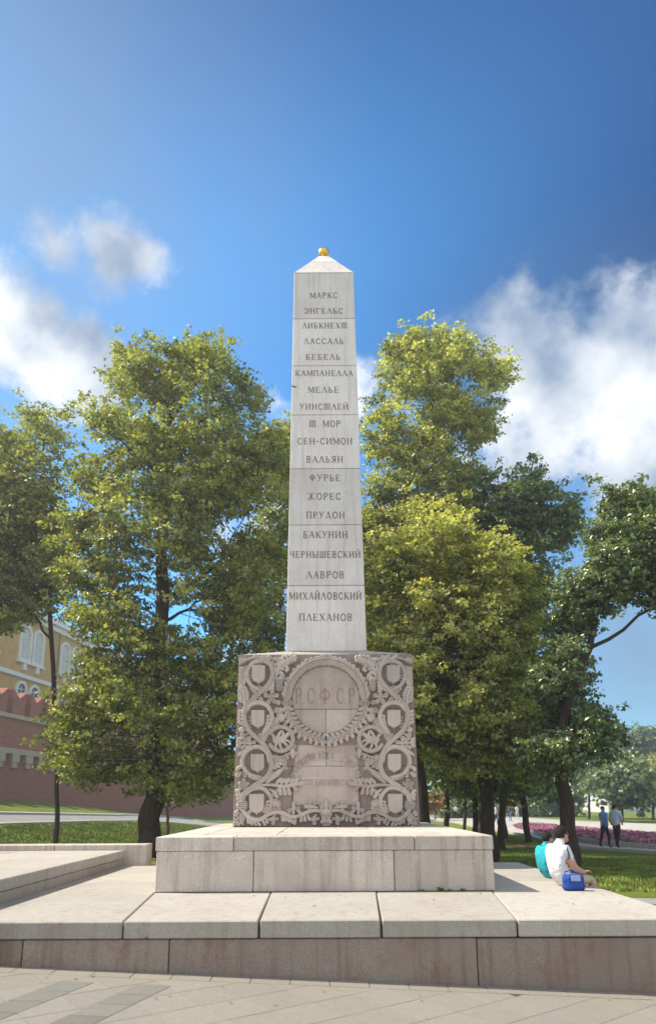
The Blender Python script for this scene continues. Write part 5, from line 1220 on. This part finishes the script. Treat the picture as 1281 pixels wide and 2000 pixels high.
# the two people sitting on the right edge of the platform
M_WT = cloth('white_tshirt', (.74, .76, .80)); M_TQ = cloth('turquoise_tshirt', (.03, .42, .50)); M_KH = cloth('khaki_shorts', (.52, .46, .34)); M_BK = cloth('black_shorts', (.02, .02, .025)); M_LM = cloth('pale_green_shorts', (.50, .60, .30))
for m_ in (M_WT, M_TQ, M_KH): folds(m_, 11, .05)
def seated(name, label, x, y, sc, az, shirt, pants, mats_extra, headturn=0., lean=.10, arm=1, group=None):
    """sitting on the stone at (x, y, ZS), facing the azimuth az (0 = +x), legs hanging over the edge"""
    root = thing(name, label, 'person', (x, y, ZS+.004), group, az)
    q = lambda a, b, c: (a*sc, b*sc, c*sc)                          # local: +x forward, +y left
    J = [q(0, 0, .11), q(-.035, 0, .27), q(-.03, 0, .42), q(.015, 0, .535), q(.055, 0, .60), q(.085, 0, .655), q(.095, 0, .735),
         q(.005, .175, .505), q(.08, .215, .27), q(.27, .13, .20), q(.34, .10, .19), q(.005, -.175, .505), q(.06, -.225, .27), q(.27, -.15, .19), q(.34, -.11, .18),
         q(.07, .09, .085), q(.46, .12, .085), q(.45, .12, -.33), q(.47, .12, -.37), q(.58, .13, -.40), q(.07, -.09, .085), q(.46, -.13, .085), q(.44, -.13, -.33), q(.46, -.13, -.37), q(.57, -.14, -.40)]
    Ed = [(0, 1), (1, 2), (2, 3), (3, 4), (4, 5), (5, 6), (2, 7), (7, 8), (8, 9), (9, 10), (2, 11), (11, 12), (12, 13), (13, 14), (0, 15), (15, 16), (16, 17), (17, 18), (18, 19), (0, 20), (20, 21), (21, 22), (22, 23), (23, 24)]
    rd_ = [(.17, .13), (.155, .12), (.165, .115), (.12, .095), .055, .078, .066, .072, .052, .038, .040, .072, .052, .038, .040, .095, .066, .046, .042, .036, .095, .066, .046, .042, .036]
    rr_ = [tuple(v*sc for v in r_) if isinstance(r_, tuple) else r_*sc for r_ in rd_]
    A = [1, 1, 1, (.35, 1, 0), 0, 0, 1, (.55, 1, 0), 0, 0, 1, (.55, 1, 0), 0, 0, 2, 2, (.12, 2, 0), 0, 3, 2, 2, (.12, 2, 0), 0, 3]
    b = skin_body('body', J, Ed, rr_, root, [M_SKIN, shirt, pants, M_BK], A, 2)
    hc = Vector(q(.093, 0, .70))
    # head: skull, jaw, nose, ears as one mesh, hair cap over it
    mb = MB(); mb.ball(hc, (.092*sc, .074*sc, .108*sc), 20, 14)
    for sg in (-1, 1): mb.ball(hc+Vector((-.005, sg*.076, -.01))*sc, (.018*sc, .010*sc, .03*sc), 8, 6)
    mb.ball(hc+Vector((.094, 0, -.02))*sc, (.018*sc, .014*sc, .024*sc), 8, 6)
    mb.ball(hc+Vector((.055, 0, -.075))*sc, (.045*sc, .048*sc, .038*sc), 12, 8)
    me = MB(); o = mb.build('head', M_SKIN, smooth=True); o.parent = root; o.rotation_euler = (0, 0, 0)
    e = MB(); [e.ball(hc+Vector((.084, sg*.032, .012))*sc, .010*sc, 8, 6) for sg in (-1, 1)]; e = e.build('eye', M_BK, smooth=True); e.parent = o
    hb = MB(); rg = random.Random(int(x*100))
    V0 = []; hb.ball(hc+Vector((-.016, 0, .022))*sc, (.096*sc, .084*sc, .105*sc), 22, 14); vv = []
    for v in hb.v:
        p = Vector(v); k = 1+rg.uniform(-.02, .03); p = hc+(p-hc)*k
        vv.append(p)
    hb.v = [tuple(p) for p in vv]; h_ = hb.build('hair', M_HAIR, smooth=True); h_.parent = o
    # hands: palm and five bent fingers resting on the lap
    for sg in (1, -1):
        hd = MB(); w_ = Vector(q(.335, sg*.105, .19)); hd.ball(w_+Vector((.035, -sg*.01, -.004))*sc, (.045*sc, .040*sc, .018*sc), 10, 7)
        for k in range(4):
            b_ = w_+Vector((.065, (-.028+.019*k), .0))*sc; l = (.050, .058, .055, .042)[k]*sc
            hd.tube([b_, b_+Vector((l*.6, 0, .004*sc)), b_+Vector((l, 0, -.014*sc)), b_+Vector((l*1.15, 0, -.03*sc))], [.0095*sc, .009*sc, .008*sc, .006*sc], 6)
        hd.tube([w_+Vector((.02, -sg*.035, 0))*sc, w_+Vector((.05, -sg*.06, 0))*sc, w_+Vector((.075, -sg*.062, -.008))*sc], [.012*sc, .010*sc, .007*sc], 6)
        hh = hd.build('hand', M_SKIN, smooth=True); hh.parent = root
    return root
AZ = R(24)
pa = BZ(1092, 1731, ZS); pb = BZ(1067, 1717, ZS)
ZH = B(1095, 1615, pa.y).z-ZS
seated('person', 'man in a white t-shirt and khaki shorts sitting on the platform edge, seen from behind', pa.x+.02, pa.y+.02, ZH/.81, R(22), M_WT, M_KH, None)
ZH2 = B(1072, 1627, pb.y).z-ZS
seated('person', 'child in a turquoise t-shirt and black shorts sitting beside the man on the platform edge', pb.x+.03, pb.y+.12, ZH2/.81, R(18), M_TQ, M_BK, None)
# blue bag behind the man's hip
M_BAG = cloth('blue_bag_cloth', (.03, .085, .36)); pbg = BZ(1120, 1739, ZS); folds(M_BAG, 16, .03)
bag = thing('shoulder_bag', "blue bag with a pale patch standing on the platform by the man's hip", 'bag', (pbg.x, pbg.y, ZS+.004))
sgn = 40/(1303/pbg.y); hb_ = 29/(1303/pbg.y)
bm = bmesh.new(); bmesh.ops.create_cube(bm, size=1); bmesh.ops.scale(bm, vec=(sgn, .13, hb_), verts=bm.verts); bmesh.ops.subdivide_edges(bm, edges=bm.edges[:], cuts=3, use_grid_fill=True)
for v in bm.verts:
    t = v.co.z/hb_+.5; v.co.x *= (1-.10*t)+.03*math.sin(v.co.z*40); v.co.y *= 1-.25*t; v.co.z += .006*math.sin(v.co.x*30)
bmesh.ops.translate(bm, vec=(0, 0, hb_/2), verts=bm.verts); bmesh.ops.bevel(bm, geom=[e for e in bm.edges if e.calc_face_angle(0) > .8], offset=.018, segments=2, affect='EDGES')
me = bpy.data.meshes.new('bag_body'); bm.to_mesh(me); bm.free(); me.materials.append(M_BAG); me.polygons.foreach_set('use_smooth', [True]*len(me.polygons)); link('bag_body', me, bag)
mb = MB(); mb.box(-.045+pbg.x, .075+pbg.x, pbg.y-.071, pbg.y-.060, ZS+.12, ZS+.19); mb.build('patch', cloth('grey_blue_patch', (.30, .38, .62)), bag, bevel=.003)
mb = MB(); mb.tube([(pbg.x-.10, pbg.y, ZS+hb_-.02), (pbg.x-.08, pbg.y+.05, ZS+hb_+.03), (pbg.x+.02, pbg.y+.06, ZS+hb_+.05), (pbg.x+.10, pbg.y, ZS+hb_-.02)], .009, 6); mb.build('strap', M_BAG, bag, smooth=True)

# a few fallen leaves
n_ = 900; q = np.column_stack([rng.uniform(-12, 14, n_), rng.uniform(14, 40, n_)]); q = np.vstack([q, np.column_stack([rng.uniform(-3.5, 3.5, 46), rng.uniform(5.0, YP-.1, 46)])])
z = np.array([(ZS+.008) if YF < b < 14 else ground_z(a, b)+(.045 if b < YF else .07) for a, b in q]); nn = rng.normal(size=(len(q), 3))*.25+[0, 0, 1]; nn /= np.linalg.norm(nn, axis=1)[:, None]
V_, F_ = quads(np.column_stack([q, z]), nn, np.where(q[:, 1] > 14, .09, .028)*rng.uniform(.6, 1.2, len(q)))
o = np_mesh('fallen_leaves', V_, F_, M_LEAF_O, attr=np.repeat(rng.uniform(0, 1, len(q)), 4), kind='stuff'); o['label'] = 'scattered dry fallen leaves on the lawns and steps'; o['category'] = 'leaves'

# ------------------------------------------------------------------ thin summer haze
hm_ = bpy.data.materials.new('haze_air'); hm_.use_nodes = True; hm_.node_tree.nodes.clear()
pv = nd(hm_, 'ShaderNodeVolumePrincipled'); pv.inputs['Color'].default_value = (.93, .95, 1, 1); pv.inputs['Density'].default_value = .0014; pv.inputs['Anisotropy'].default_value = .4
ho = nd(hm_, 'ShaderNodeOutputMaterial'); lk(hm_, pv.outputs[0], ho.inputs['Volume'])
MB().box(-320, 320, -80, 640, -6, 29).build('haze', hm_, kind='stuff')
